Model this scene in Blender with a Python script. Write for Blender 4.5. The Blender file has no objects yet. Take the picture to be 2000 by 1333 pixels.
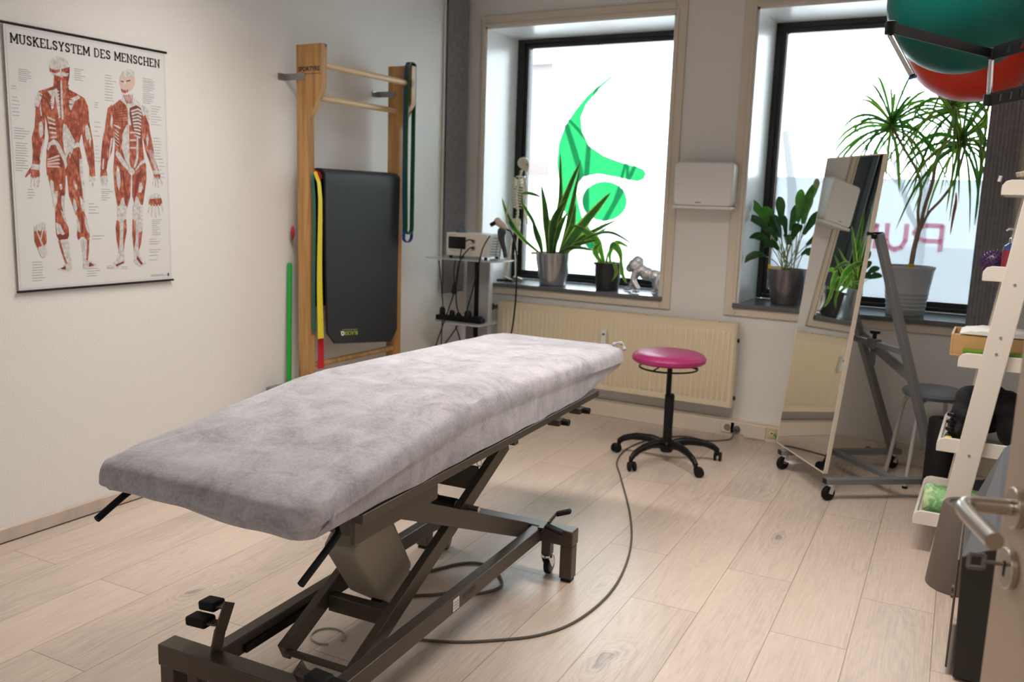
import bpy, math, random
from math import sin, cos, pi, radians, hypot
from mathutils import Vector, Matrix, noise

# ------------------------------------------------------------------ camera, world, lights, exposure
scn = bpy.context.scene
COL = scn.collection
cam_d = bpy.data.cameras.new('camera')
cam = bpy.data.objects.new('camera', cam_d)
COL.objects.link(cam)
cam_d.sensor_width = 36.0
cam_d.sensor_fit = 'HORIZONTAL'
cam_d.lens = 1701.8 * 36 / 2000
cam_d.clip_start = .05
Mr = Matrix(((0.87251, -0.10719, 0.47669, 3.2865), (0.48753, 0.12675, -0.86385, 0.0), (0.03218, 0.98613, 0.16285, 1.4), (0, 0, 0, 1)))
cam.matrix_world = Mr
cam_d.dof.use_dof = True
cam_d.dof.focus_distance = 2.25
cam_d.dof.aperture_fstop = 4.5
scn.camera = cam
scn.view_settings.view_transform = 'Standard'
scn.view_settings.look = 'None'
scn.view_settings.gamma = 1
scn.view_settings.use_curve_mapping = False
scn.view_settings.exposure = 0.17
scn.cycles.max_bounces = 10
scn.cycles.diffuse_bounces = 4
scn.cycles.glossy_bounces = 5
scn.cycles.transparent_max_bounces = 12
scn.cycles.sample_clamp_indirect = 6
scn.cycles.use_denoising = True

W = bpy.data.worlds.new('sky'); scn.world = W; W.use_nodes = True
wn = W.node_tree.nodes; wl = W.node_tree.links
wn['Background'].inputs[0].default_value = (.84, .93, 1.0, 1)
wn['Background'].inputs[1].default_value = 9.0

D = 5.203           # window wall
RX = 3.62           # right wall
CZ = 2.82           # ceiling height
GLY = D + .47       # window glass plane

def area(name, loc, rot, sx, sy, power, colr, portal=False, spread=180):
    l = bpy.data.lights.new(name, 'AREA'); l.shape = 'RECTANGLE'; l.size = sx; l.size_y = sy
    l.energy = power; l.color = colr; l.spread = radians(spread)
    if portal: l.cycles.is_portal = True
    o = bpy.data.objects.new(name, l); COL.objects.link(o); o.location = loc; o.rotation_euler = rot
    return o
# sky portals in the two window openings
area('window_portal', (.80, D + .60, 1.66), (radians(-90), 0, 0), 1.5, 1.9, 1, (1, 1, 1), True)
area('window_portal', (2.60, D + .60, 1.66), (radians(-90), 0, 0), 1.5, 1.9, 1, (1, 1, 1), True)
# room ceiling lamps
area('ceiling_light', (1.2, 2.6, CZ - .06), (0, 0, 0), 1.15, .25, 24, (1.0, .90, .82), spread=130)
area('ceiling_light', (2.7, 2.9, CZ - .06), (0, 0, 0), 1.15, .25, 24, (1.0, .90, .82), spread=130)
area('hall_light', (2.9, -.7, CZ - .06), (0, 0, 0), .9, .25, 15, (1.0, .90, .82), spread=140)

# ------------------------------------------------------------------ materials
MATS = {}
def mat(name, colr, rough=.5, metal=0., spec=.5, var=0., vscale=8., bump=0., bscale=60., stretch=None, sheen=0., coat=0., emit=None, alpha=None):
    if name in MATS: return MATS[name]
    m = bpy.data.materials.new(name); m.use_nodes = True
    nt = m.node_tree; b = nt.nodes['Principled BSDF']
    b.inputs['Base Color'].default_value = (*colr, 1)
    b.inputs['Roughness'].default_value = rough
    b.inputs['Metallic'].default_value = metal
    b.inputs['Specular IOR Level'].default_value = spec
    b.inputs['Sheen Weight'].default_value = sheen
    b.inputs['Coat Weight'].default_value = coat
    tc = nt.nodes.new('ShaderNodeTexCoord'); mp = nt.nodes.new('ShaderNodeMapping')
    nt.links.new(tc.outputs['Object'], mp.inputs[0])
    if stretch: mp.inputs['Scale'].default_value = stretch
    if var > 0:
        n = nt.nodes.new('ShaderNodeTexNoise'); n.inputs['Scale'].default_value = vscale; n.inputs['Detail'].default_value = 5
        nt.links.new(mp.outputs[0], n.inputs['Vector'])
        mx = nt.nodes.new('ShaderNodeMix'); mx.data_type = 'RGBA'
        mx.inputs[6].default_value = (*[max(0, c * (1 - var)) for c in colr], 1)
        mx.inputs[7].default_value = (*[min(1, c * (1 + var)) for c in colr], 1)
        nt.links.new(n.outputs['Fac'], mx.inputs[0]); nt.links.new(mx.outputs[2], b.inputs['Base Color'])
    if bump > 0:
        n2 = nt.nodes.new('ShaderNodeTexNoise'); n2.inputs['Scale'].default_value = bscale; n2.inputs['Detail'].default_value = 4
        nt.links.new(mp.outputs[0], n2.inputs['Vector'])
        bp = nt.nodes.new('ShaderNodeBump'); bp.inputs['Strength'].default_value = bump; bp.inputs['Distance'].default_value = .01
        nt.links.new(n2.outputs['Fac'], bp.inputs['Height']); nt.links.new(bp.outputs[0], b.inputs['Normal'])
    MATS[name] = m
    return m

def node_mat(name, fn):
    if name in MATS: return MATS[name]
    m = bpy.data.materials.new(name); m.use_nodes = True
    fn(m.node_tree, m.node_tree.nodes['Principled BSDF'])
    MATS[name] = m
    return m

def ramp(nt, stops):
    r = nt.nodes.new('ShaderNodeValToRGB'); e = r.color_ramp.elements
    while len(e) < len(stops): e.new(.5)
    for i, (p, c) in enumerate(stops): e[i].position = p; e[i].color = (*c, 1)
    return r
def mathn(nt, op, a, b=None, c=None):
    n = nt.nodes.new('ShaderNodeMath'); n.operation = op
    for i, v in enumerate((a, b, c)):
        if v is None: continue
        if isinstance(v, (int, float)): n.inputs[i].default_value = v
        else: nt.links.new(v, n.inputs[i])
    return n.outputs[0]

def floor_fn(nt, b):
    tc = nt.nodes.new('ShaderNodeTexCoord'); sp = nt.nodes.new('ShaderNodeSeparateXYZ'); nt.links.new(tc.outputs['Object'], sp.inputs[0])
    x, y = sp.outputs[0], sp.outputs[1]
    c2, s2 = cos(radians(2)), sin(radians(2))
    p = mathn(nt, 'ADD', mathn(nt, 'MULTIPLY', x, c2), mathn(nt, 'MULTIPLY', y, s2))
    q = mathn(nt, 'SUBTRACT', mathn(nt, 'MULTIPLY', y, c2), mathn(nt, 'MULTIPLY', x, s2))
    pr = mathn(nt, 'SUBTRACT', mathn(nt, 'DIVIDE', p, .243), .73)
    row = mathn(nt, 'FLOOR', pr); fx = mathn(nt, 'FRACT', pr)
    odd = mathn(nt, 'FLOORED_MODULO', row, 2.0)
    off = mathn(nt, 'ADD', mathn(nt, 'MULTIPLY', odd, -.43), 3.14)
    qr = mathn(nt, 'DIVIDE', mathn(nt, 'SUBTRACT', q, off), 1.29)
    colm = mathn(nt, 'FLOOR', qr); fy = mathn(nt, 'FRACT', qr)
    idn = mathn(nt, 'ADD', mathn(nt, 'MULTIPLY', row, 13.37), mathn(nt, 'MULTIPLY', colm, 7.91))
    wn_ = nt.nodes.new('ShaderNodeTexWhiteNoise'); wn_.noise_dimensions = '1D'; nt.links.new(idn, wn_.inputs['W'])
    rnd = wn_.outputs['Value']
    # grain coordinates, shifted for each plank
    cx = nt.nodes.new('ShaderNodeCombineXYZ')
    nt.links.new(mathn(nt, 'ADD', p, mathn(nt, 'MULTIPLY', rnd, 31.)), cx.inputs[0])
    nt.links.new(mathn(nt, 'ADD', mathn(nt, 'MULTIPLY', q, .15), mathn(nt, 'MULTIPLY', rnd, 17.)), cx.inputs[1])
    nt.links.new(rnd, cx.inputs[2])
    n0 = nt.nodes.new('ShaderNodeTexNoise'); n0.inputs['Scale'].default_value = 5.5; n0.inputs['Detail'].default_value = 3; n0.inputs['Distortion'].default_value = .6
    nt.links.new(cx.outputs[0], n0.inputs['Vector'])
    # cathedral rings = banded low frequency field
    bands = mathn(nt, 'SINE', mathn(nt, 'MULTIPLY', n0.outputs['Fac'], 95.))
    bands = mathn(nt, 'MULTIPLY_ADD', bands, .5, .5)
    n1 = nt.nodes.new('ShaderNodeTexNoise'); n1.inputs['Scale'].default_value = 150; n1.inputs['Detail'].default_value = 7; n1.inputs['Roughness'].default_value = .65
    cx2 = nt.nodes.new('ShaderNodeCombineXYZ')
    nt.links.new(mathn(nt, 'ADD', p, rnd), cx2.inputs[0]); nt.links.new(mathn(nt, 'MULTIPLY', q, .028), cx2.inputs[1])
    nt.links.new(cx2.outputs[0], n1.inputs['Vector'])
    # soft greyish clouds and knots
    n3 = nt.nodes.new('ShaderNodeTexNoise'); n3.inputs['Scale'].default_value = 3.2; n3.inputs['Detail'].default_value = 3
    cx3 = nt.nodes.new('ShaderNodeCombineXYZ')
    nt.links.new(mathn(nt, 'ADD', p, mathn(nt, 'MULTIPLY', rnd, 9.)), cx3.inputs[0]); nt.links.new(mathn(nt, 'MULTIPLY', q, .28), cx3.inputs[1])
    nt.links.new(cx3.outputs[0], n3.inputs['Vector'])
    vor = nt.nodes.new('ShaderNodeTexVoronoi'); vor.inputs['Scale'].default_value = 2.3; vor.inputs['Randomness'].default_value = 1.0
    n5 = nt.nodes.new('ShaderNodeTexNoise'); n5.inputs['Scale'].default_value = 5.5; n5.inputs['Detail'].default_value = 2; nt.links.new(tc.outputs['Object'], n5.inputs['Vector'])
    s5 = nt.nodes.new('ShaderNodeSeparateColor'); nt.links.new(n5.outputs['Color'], s5.inputs[0])
    cx4 = nt.nodes.new('ShaderNodeCombineXYZ')
    nt.links.new(mathn(nt, 'MULTIPLY', mathn(nt, 'ADD', p, mathn(nt, 'ADD', mathn(nt, 'MULTIPLY', s5.outputs[0], .16), mathn(nt, 'MULTIPLY', n1.outputs['Fac'], .012))), 1.7), cx4.inputs[0]); nt.links.new(mathn(nt, 'MULTIPLY', mathn(nt, 'ADD', q, mathn(nt, 'MULTIPLY', s5.outputs[1], .30)), .62), cx4.inputs[1])
    nt.links.new(cx4.outputs[0], vor.inputs['Vector'])
    knot = nt.nodes.new('ShaderNodeMapRange'); knot.interpolation_type = 'SMOOTHSTEP'
    nt.links.new(vor.outputs['Distance'], knot.inputs[0]); knot.inputs[1].default_value = .02; knot.inputs[2].default_value = .15; knot.inputs[3].default_value = 1; knot.inputs[4].default_value = 0
    g = mathn(nt, 'MULTIPLY', bands, .055)
    g = mathn(nt, 'ADD', g, mathn(nt, 'MULTIPLY', n1.outputs['Fac'], .52))
    g = mathn(nt, 'ADD', g, mathn(nt, 'MULTIPLY', n3.outputs['Fac'], .36))
    g = mathn(nt, 'ADD', g, mathn(nt, 'MULTIPLY', knot.outputs[0], .30))
    fall = nt.nodes.new('ShaderNodeMapRange'); nt.links.new(vor.outputs['Distance'], fall.inputs[0]); fall.inputs[1].default_value = .05; fall.inputs[2].default_value = .42; fall.inputs[3].default_value = .07; fall.inputs[4].default_value = 0
    rg_ = mathn(nt, 'MULTIPLY', mathn(nt, 'SINE', mathn(nt, 'MULTIPLY', mathn(nt, 'ADD', vor.outputs['Distance'], mathn(nt, 'MULTIPLY', n3.outputs['Fac'], .3)), 120.)), fall.outputs[0])
    g = mathn(nt, 'ADD', g, rg_)
    g = mathn(nt, 'ADD', g, mathn(nt, 'MULTIPLY', rnd, .10))
    rp = ramp(nt, [(.36, (.64, .53, .445)), (.53, (.56, .462, .388)), (.66, (.44, .368, .318)), (.88, (.24, .205, .185))])
    nt.links.new(g, rp.inputs[0])
    # seams
    ex = mathn(nt, 'MINIMUM', fx, mathn(nt, 'SUBTRACT', 1.0, fx)); ex = mathn(nt, 'MULTIPLY', ex, .243)
    ey = mathn(nt, 'MINIMUM', fy, mathn(nt, 'SUBTRACT', 1.0, fy)); ey = mathn(nt, 'MULTIPLY', ey, 1.29)
    e = mathn(nt, 'MINIMUM', ex, ey)
    sm = nt.nodes.new('ShaderNodeMapRange'); nt.links.new(e, sm.inputs[0]); sm.inputs[1].default_value = .0006; sm.inputs[2].default_value = .0018
    mx = nt.nodes.new('ShaderNodeMix'); mx.data_type = 'RGBA'
    nt.links.new(sm.outputs[0], mx.inputs[0]); mx.inputs[6].default_value = (.24, .17, .12, 1); nt.links.new(rp.outputs[0], mx.inputs[7])
    nt.links.new(mx.outputs[2], b.inputs['Base Color'])
    b.inputs['Roughness'].default_value = .34
    nt.links.new(mathn(nt, 'MULTIPLY_ADD', n1.outputs['Fac'], .25, .24), b.inputs['Roughness'])
    b.inputs['Specular IOR Level'].default_value = .5
    bp = nt.nodes.new('ShaderNodeBump'); bp.inputs['Strength'].default_value = .10; bp.inputs['Distance'].default_value = .002
    nt.links.new(n1.outputs['Fac'], bp.inputs['Height']); nt.links.new(bp.outputs[0], b.inputs['Normal'])

def pine_fn(nt, b):
    tc = nt.nodes.new('ShaderNodeTexCoord'); mp = nt.nodes.new('ShaderNodeMapping'); nt.links.new(tc.outputs['Object'], mp.inputs[0])
    mp.inputs['Scale'].default_value = (1, 1, .07)
    n = nt.nodes.new('ShaderNodeTexNoise'); n.inputs['Scale'].default_value = 42; n.inputs['Detail'].default_value = 4; n.inputs['Distortion'].default_value = .4
    nt.links.new(mp.outputs[0], n.inputs['Vector'])
    rp = ramp(nt, [(.3, (.32, .15, .042)), (.5, (.45, .24, .08)), (.7, (.54, .31, .12))]); nt.links.new(n.outputs['Fac'], rp.inputs[0])
    v = nt.nodes.new('ShaderNodeTexVoronoi'); v.inputs['Scale'].default_value = 5.3
    mp2 = nt.nodes.new('ShaderNodeMapping'); nt.links.new(tc.outputs['Object'], mp2.inputs[0]); mp2.inputs['Scale'].default_value = (1.3, 1.3, .75)
    nt.links.new(mp2.outputs[0], v.inputs['Vector'])
    mr = nt.nodes.new('ShaderNodeMapRange'); nt.links.new(v.outputs['Distance'], mr.inputs[0]); mr.inputs[1].default_value = .07; mr.inputs[2].default_value = .14
    mx = nt.nodes.new('ShaderNodeMix'); mx.data_type = 'RGBA'; nt.links.new(mr.outputs[0], mx.inputs[0])
    mx.inputs[6].default_value = (.12, .045, .015, 1); nt.links.new(rp.outputs[0], mx.inputs[7])
    nt.links.new(mx.outputs[2], b.inputs['Base Color']); b.inputs['Roughness'].default_value = .42

def velour_fn(nt, b):
    tc = nt.nodes.new('ShaderNodeTexCoord')
    n = nt.nodes.new('ShaderNodeTexNoise'); n.inputs['Scale'].default_value = 9; n.inputs['Detail'].default_value = 9; n.inputs['Roughness'].default_value = .72; n.inputs['Distortion'].default_value = .5
    nt.links.new(tc.outputs['Object'], n.inputs['Vector'])
    n2 = nt.nodes.new('ShaderNodeTexNoise'); n2.inputs['Scale'].default_value = 140; n2.inputs['Detail'].default_value = 3
    nt.links.new(tc.outputs['Object'], n2.inputs['Vector'])
    g = mathn(nt, 'ADD', mathn(nt, 'MULTIPLY', n.outputs['Fac'], .75), mathn(nt, 'MULTIPLY', n2.outputs['Fac'], .25))
    rp = ramp(nt, [(.36, (.245, .24, .275)), (.5, (.375, .367, .402)), (.62, (.47, .46, .49))]); nt.links.new(g, rp.inputs[0])
    nt.links.new(rp.outputs[0], b.inputs['Base Color'])
    b.inputs['Roughness'].default_value = .9; b.inputs['Specular IOR Level'].default_value = .15
    b.inputs['Sheen Weight'].default_value = .35; b.inputs['Sheen Roughness'].default_value = .45
    bp = nt.nodes.new('ShaderNodeBump'); bp.inputs['Strength'].default_value = .5; bp.inputs['Distance'].default_value = .004
    nt.links.new(g, bp.inputs['Height']); nt.links.new(bp.outputs[0], b.inputs['Normal'])

def muscle_fn(nt, b):
    tc = nt.nodes.new('ShaderNodeTexCoord'); mp = nt.nodes.new('ShaderNodeMapping'); nt.links.new(tc.outputs['Object'], mp.inputs[0])
    mp.inputs['Rotation'].default_value = (.5, 0, 0); mp.inputs['Scale'].default_value = (1, 1, .25)
    n = nt.nodes.new('ShaderNodeTexNoise'); n.inputs['Scale'].default_value = 150; n.inputs['Detail'].default_value = 3; nt.links.new(mp.outputs[0], n.inputs['Vector'])
    n2 = nt.nodes.new('ShaderNodeTexNoise'); n2.inputs['Scale'].default_value = 34; n2.inputs['Detail'].default_value = 2; nt.links.new(tc.outputs['Object'], n2.inputs['Vector'])
    g = mathn(nt, 'ADD', mathn(nt, 'MULTIPLY', n.outputs['Fac'], .5), mathn(nt, 'MULTIPLY', n2.outputs['Fac'], .5))
    rp = ramp(nt, [(.36, (.16, .032, .018)), (.48, (.33, .075, .038)), (.57, (.46, .14, .08)), (.66, (.60, .30, .20))]); nt.links.new(g, rp.inputs[0])
    nt.links.new(rp.outputs[0], b.inputs['Base Color']); b.inputs['Roughness'].default_value = .35

def tendon_fn(nt, b):
    tc = nt.nodes.new('ShaderNodeTexCoord')
    n2 = nt.nodes.new('ShaderNodeTexNoise'); n2.inputs['Scale'].default_value = 70; n2.inputs['Detail'].default_value = 3; nt.links.new(tc.outputs['Object'], n2.inputs['Vector'])
    rp = ramp(nt, [(.35, (.44, .43, .43)), (.52, (.58, .56, .54)), (.68, (.68, .66, .64))]); nt.links.new(n2.outputs['Fac'], rp.inputs[0])
    nt.links.new(rp.outputs[0], b.inputs['Base Color']); b.inputs['Roughness'].default_value = .35

def glass_fn(nt, b):
    # thin clear pane: see-through with a mirror-like reflection
    nt.nodes.remove(b); out = nt.nodes['Material Output']
    t = nt.nodes.new('ShaderNodeBsdfTransparent'); t.inputs[0].default_value = (.95, .97, .97, 1)
    g = nt.nodes.new('ShaderNodeBsdfGlossy'); g.inputs['Roughness'].default_value = .02
    f = nt.nodes.new('ShaderNodeFresnel'); f.inputs[0].default_value = 1.45
    m = nt.nodes.new('ShaderNodeMixShader'); nt.links.new(f.outputs[0], m.inputs[0]); nt.links.new(t.outputs[0], m.inputs[1]); nt.links.new(g.outputs[0], m.inputs[2])
    nt.links.new(m.outputs[0], out.inputs[0])

def film(colr_t, colr_d, fac):
    def fn(nt, b):
        nt.nodes.remove(b); out = nt.nodes['Material Output']
        t = nt.nodes.new('ShaderNodeBsdfTransparent'); t.inputs[0].default_value = (*colr_t, 1)
        d = nt.nodes.new('ShaderNodeBsdfTranslucent'); d.inputs[0].default_value = (*colr_d, 1)
        m = nt.nodes.new('ShaderNodeMixShader'); m.inputs[0].default_value = fac
        nt.links.new(t.outputs[0], m.inputs[1]); nt.links.new(d.outputs[0], m.inputs[2]); nt.links.new(m.outputs[0], out.inputs[0])
    return fn

def ribbed_fn(nt, b):
    tc = nt.nodes.new('ShaderNodeTexCoord'); n = nt.nodes.new('ShaderNodeTexNoise'); n.inputs['Scale'].default_value = 30
    nt.links.new(tc.outputs['Object'], n.inputs['Vector'])
    rp = ramp(nt, [(.3, (.26, .26, .275)), (.7, (.33, .33, .345))]); nt.links.new(n.outputs['Fac'], rp.inputs[0]); nt.links.new(rp.outputs[0], b.inputs['Base Color'])
    b.inputs['Roughness'].default_value = .85

def marble_fn(nt, b):
    tc = nt.nodes.new('ShaderNodeTexCoord'); n = nt.nodes.new('ShaderNodeTexNoise'); n.inputs['Scale'].default_value = 28; n.inputs['Detail'].default_value = 6; n.inputs['Distortion'].default_value = 1.2
    nt.links.new(tc.outputs['Object'], n.inputs['Vector'])
    rp = ramp(nt, [(.36, (.17, .42, .17)), (.5, (.30, .58, .26)), (.62, (.60, .72, .42))]); nt.links.new(n.outputs['Fac'], rp.inputs[0]); nt.links.new(rp.outputs[0], b.inputs['Base Color'])
    b.inputs['Roughness'].default_value = .6

M_wall = mat('plaster', (.78, .765, .74), .85, bump=.25, bscale=170, spec=.2)
M_ceil = mat('ceiling_paint', (.62, .61, .60), .9)
M_reveal = mat('gloss_white', (.80, .81, .80), .28, spec=.5)
M_trim = mat('cream_trim', (.68, .605, .50), .38)
M_cream = mat('cream_enamel', (.74, .64, .46), .32, var=.03)
M_floor = node_mat('laminate', floor_fn)
M_pine = node_mat('pine', pine_fn)
M_rung = mat('pale_rung', (.72, .52, .30), .4, var=.12, vscale=20, stretch=(1, .1, 1))
M_velour = node_mat('velour', velour_fn)
M_muscle = node_mat('muscle_print', muscle_fn)
M_tendon = node_mat('tendon_print', tendon_fn)
M_glass = node_mat('window_glass', glass_fn)
M_frost = node_mat('frosted_film', film((.125, .132, .137), (.285, .305, .32), .62))
M_green_film = node_mat('green_film', film((.013, .17, .048), (.012, .18, .06), .45))
M_pink_film = node_mat('pink_film', film((.60, .22, .30), (.85, .40, .46), .4))
M_ribbed = node_mat('ribbed_cloth', ribbed_fn)
M_marble = node_mat('green_marble_foam', marble_fn)
M_bronze = mat('bronze_paint', (.082, .068, .052), .38, metal=.35, var=.06)
M_black = mat('black_plastic', (.006, .006, .007), .42, spec=.25)
M_blacksoft = mat('black_rubber', (.008, .008, .009), .7, spec=.25)
M_mat = mat('black_foam', (.010, .011, .013), .62, bump=.1, bscale=300)
M_chrome = mat('chrome', (.72, .73, .75), .12, metal=1)
M_steel = mat('brushed_steel', (.56, .53, .48), .30, metal=1)
M_grey = mat('grey_paint', (.20, .205, .215), .45, metal=.25)
M_white = mat('white_plastic', (.78, .78, .76), .35)
M_pot = mat('silver_pot', (.42, .42, .43), .22, metal=.75, var=.1, vscale=6)
M_frame = mat('black_frame', (.012, .013, .015), .35)
M_slate = mat('slate_sill', (.11, .12, .13), .24, var=.15, vscale=14)
M_soil = mat('soil', (.03, .02, .014), .95, bump=.6, bscale=120)
def leaf_fn(c):
    def fn(nt, b):
        out = nt.nodes['Material Output']; tc = nt.nodes.new('ShaderNodeTexCoord'); n = nt.nodes.new('ShaderNodeTexNoise'); n.inputs['Scale'].default_value = 28
        nt.links.new(tc.outputs['Object'], n.inputs['Vector']); rp = ramp(nt, [(.35, tuple(x * .65 for x in c)), (.65, tuple(x * 1.4 for x in c))]); nt.links.new(n.outputs['Fac'], rp.inputs[0])
        nt.links.new(rp.outputs[0], b.inputs['Base Color']); b.inputs['Roughness'].default_value = .42
        t = nt.nodes.new('ShaderNodeBsdfTranslucent'); t.inputs[0].default_value = (c[0] * 1.3, c[1] * 1.6, c[2] * .6, 1); m = nt.nodes.new('ShaderNodeMixShader'); m.inputs[0].default_value = .28
        nt.links.new(b.outputs[0], m.inputs[1]); nt.links.new(t.outputs[0], m.inputs[2]); nt.links.new(m.outputs[0], out.inputs[0])
    return fn
M_leaf = node_mat('dark_leaf', leaf_fn((.022, .075, .022)))
M_leaf2 = node_mat('mid_leaf', leaf_fn((.05, .17, .03)))
M_edge = node_mat('yellow_leaf_edge', leaf_fn((.36, .38, .09)))
M_stem = mat('pale_stem', (.30, .36, .14), .5)
M_bark = mat('bark', (.30, .22, .15), .8, var=.3, vscale=50, bump=.5, bscale=120)
M_bone = mat('bone', (.74, .66, .54), .5, var=.08)
M_silver = mat('silver_figure', (.74, .74, .75), .25, metal=.9, bump=.4, bscale=90)
M_door = mat('door_veneer', (.47, .37, .28), .5, var=.08, vscale=14, stretch=(1, 1, .12))
M_shelf = mat('white_lacquer', (.78, .73, .66), .38)
M_black_ink = mat('black_ink', (.02, .02, .022), .4)
M_paper = mat('poster_paper', (.70, .70, .69), .25, spec=.6)
M_grey_ink = mat('grey_ink', (.30, .30, .31), .5)
M_dred = mat('dark_red_print', (.20, .035, .02), .4)
M_pink = mat('pale_pink_print', (.62, .47, .41), .35)
M_yellow = mat('yellow_tag', (.75, .55, .02), .5)
def mirror_fn(nt, b):
    b.inputs['Metallic'].default_value = 1; b.inputs['Roughness'].default_value = .01; b.inputs['Base Color'].default_value = (.86, .88, .86, 1)
M_mirror = node_mat('mirror_glass', mirror_fn)

# ------------------------------------------------------------------ mesh helpers
class MB:
    def __init__(s): s.v = []; s.f = []; s.m = []
    def add(s, vs, fs, mi=0):
        o = len(s.v); s.v += [tuple(v) for v in vs]; s.f += [tuple(i + o for i in f) for f in fs]; s.m += [mi] * len(fs); return s
    def box(s, x0, x1, y0, y1, z0, z1, mi=0):
        if x0 > x1: x0, x1 = x1, x0
        if y0 > y1: y0, y1 = y1, y0
        if z0 > z1: z0, z1 = z1, z0
        vs = [(x, y, z) for z in (z0, z1) for y in (y0, y1) for x in (x0, x1)]
        return s.add(vs, [(0, 2, 3, 1), (4, 5, 7, 6), (0, 1, 5, 4), (2, 6, 7, 3), (0, 4, 6, 2), (1, 3, 7, 5)], mi)
    def beam(s, a, b, w, h, up=(0, 0, 1), mi=0):
        # square section bar from a to b; w sideways, h along 'up'
        a = Vector(a); b = Vector(b); d = (b - a).normalized(); u = Vector(up)
        sd = d.cross(u)
        if sd.length < 1e-5: sd = d.cross(Vector((1, 0, 0)))
        sd.normalize(); u = sd.cross(d).normalized()
        vs = []
        for p in (a, b):
            for i, j in ((-1, -1), (1, -1), (1, 1), (-1, 1)): vs.append(p + sd * (w / 2 * i) + u * (h / 2 * j))
        return s.add(vs, [(0, 1, 2, 3), (7, 6, 5, 4), (0, 4, 5, 1), (1, 5, 6, 2), (2, 6, 7, 3), (3, 7, 4, 0)], mi)
    def tube(s, pts, r, n=10, mi=0, cap=True, flat=1.0, up=None, closed=False):
        pts = [Vector(p) for p in pts]; N = len(pts)
        rs = r if isinstance(r, (list, tuple)) else [r] * N
        ref = None; vs = []
        for i, p in enumerate(pts):
            if closed: t = pts[(i + 1) % N] - pts[i - 1]
            else: t = pts[min(i + 1, N - 1)] - pts[max(i - 1, 0)]
            if t.length < 1e-9: t = Vector((0, 0, 1))
            t.normalize()
            if up is not None: ref = Vector(up)
            elif ref is None: ref = Vector((0, 0, 1)) if abs(t.z) < .9 else Vector((1, 0, 0))
            a = ref - t * ref.dot(t)
            if a.length < 1e-6: a = t.orthogonal()
            a.normalize(); b = t.cross(a)
            if up is None: ref = a
            for k in range(n):
                an = 2 * pi * k / n
                vs.append(p + a * (cos(an) * rs[i]) + b * (sin(an) * rs[i] * flat))
        fs = []
        for i in range(N if closed else N - 1):
            j = (i + 1) % N
            for k in range(n):
                k2 = (k + 1) % n; fs.append((i * n + k, i * n + k2, j * n + k2, j * n + k))
        if cap and not closed: fs.append(tuple(range(n))[::-1]); fs.append(tuple((N - 1) * n + k for k in range(n)))
        return s.add(vs, fs, mi)
    def cyl(s, a, b, r, r2=None, n=20, mi=0): return s.tube([a, b], [r, r if r2 is None else r2], n=n, mi=mi)
    def lathe(s, prof, c=(0, 0, 0), n=32, axis='z', mi=0, closed=False):
        vs = []; fs = []; P = len(prof)
        for r, z in prof:
            for k in range(n):
                a = 2 * pi * k / n; x, y = r * cos(a), r * sin(a)
                v = {'z': (x, y, z), 'x': (z, x, y), 'y': (y, z, x)}[axis]
                vs.append((v[0] + c[0], v[1] + c[1], v[2] + c[2]))
        for i in range(P - 1 + (1 if closed else 0)):
            j = (i + 1) % P
            for k in range(n):
                k2 = (k + 1) % n; fs.append((i * n + k, i * n + k2, j * n + k2, j * n + k))
        if not closed:
            if prof[0][0] > 1e-6: fs.append(tuple(range(n))[::-1])
            if prof[-1][0] > 1e-6: fs.append(tuple((P - 1) * n + k for k in range(n)))
        return s.add(vs, fs, mi)
    def ell(s, c, r, n=16, m=10, mi=0, rot=None):
        vs = []; fs = []; c = Vector(c)
        for i in range(m + 1):
            t = pi * i / m
            for k in range(n):
                a = 2 * pi * k / n
                v = Vector((r[0] * sin(t) * cos(a), r[1] * sin(t) * sin(a), r[2] * cos(t)))
                if rot: v = rot @ v
                vs.append(c + v)
        for i in range(m):
            for k in range(n): fs.append((i * n + k, (i + 1) * n + k, (i + 1) * n + (k + 1) % n, i * n + (k + 1) % n))
        return s.add(vs, fs, mi)
    def prism(s, poly, axis, a0, a1, mi=0):
        # polygon given in the plane across 'axis', pushed from a0 to a1
        n = len(poly)
        def P(q, t): return {'x': (t, q[0], q[1]), 'y': (q[0], t, q[1]), 'z': (q[0], q[1], t)}[axis]
        vs = [P(q, a0) for q in poly] + [P(q, a1) for q in poly]
        fs = [tuple(range(n))[::-1], tuple(range(n, 2 * n))] + [(i, (i + 1) % n, n + (i + 1) % n, n + i) for i in range(n)]
        return s.add(vs, fs, mi)
    def ribbon(s, pts, w, wdir, th=.002, mi=0):
        wd = Vector(wdir).normalized(); pts = [Vector(p) for p in pts]; N = len(pts)
        ws = w if isinstance(w, (list, tuple)) else [w] * N; vs = []; fs = []
        for i, p in enumerate(pts):
            t = (pts[min(i + 1, N - 1)] - pts[max(i - 1, 0)]).normalized(); nn = t.cross(wd).normalized()
            for a, b in ((-1, -1), (1, -1), (1, 1), (-1, 1)): vs.append(p + wd * (ws[i] / 2 * a) + nn * (th / 2 * b))
        for i in range(N - 1):
            for k in range(4): k2 = (k + 1) % 4; fs.append((i * 4 + k, i * 4 + k2, i * 4 + 4 + k2, i * 4 + 4 + k))
        fs.append((0, 1, 2, 3)); fs.append(tuple((N - 1) * 4 + k for k in (3, 2, 1, 0)))
        return s.add(vs, fs, mi)
    def xf(s, Mx):
        s.v = [tuple(Mx @ Vector(v)) for v in s.v]; return s
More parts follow.
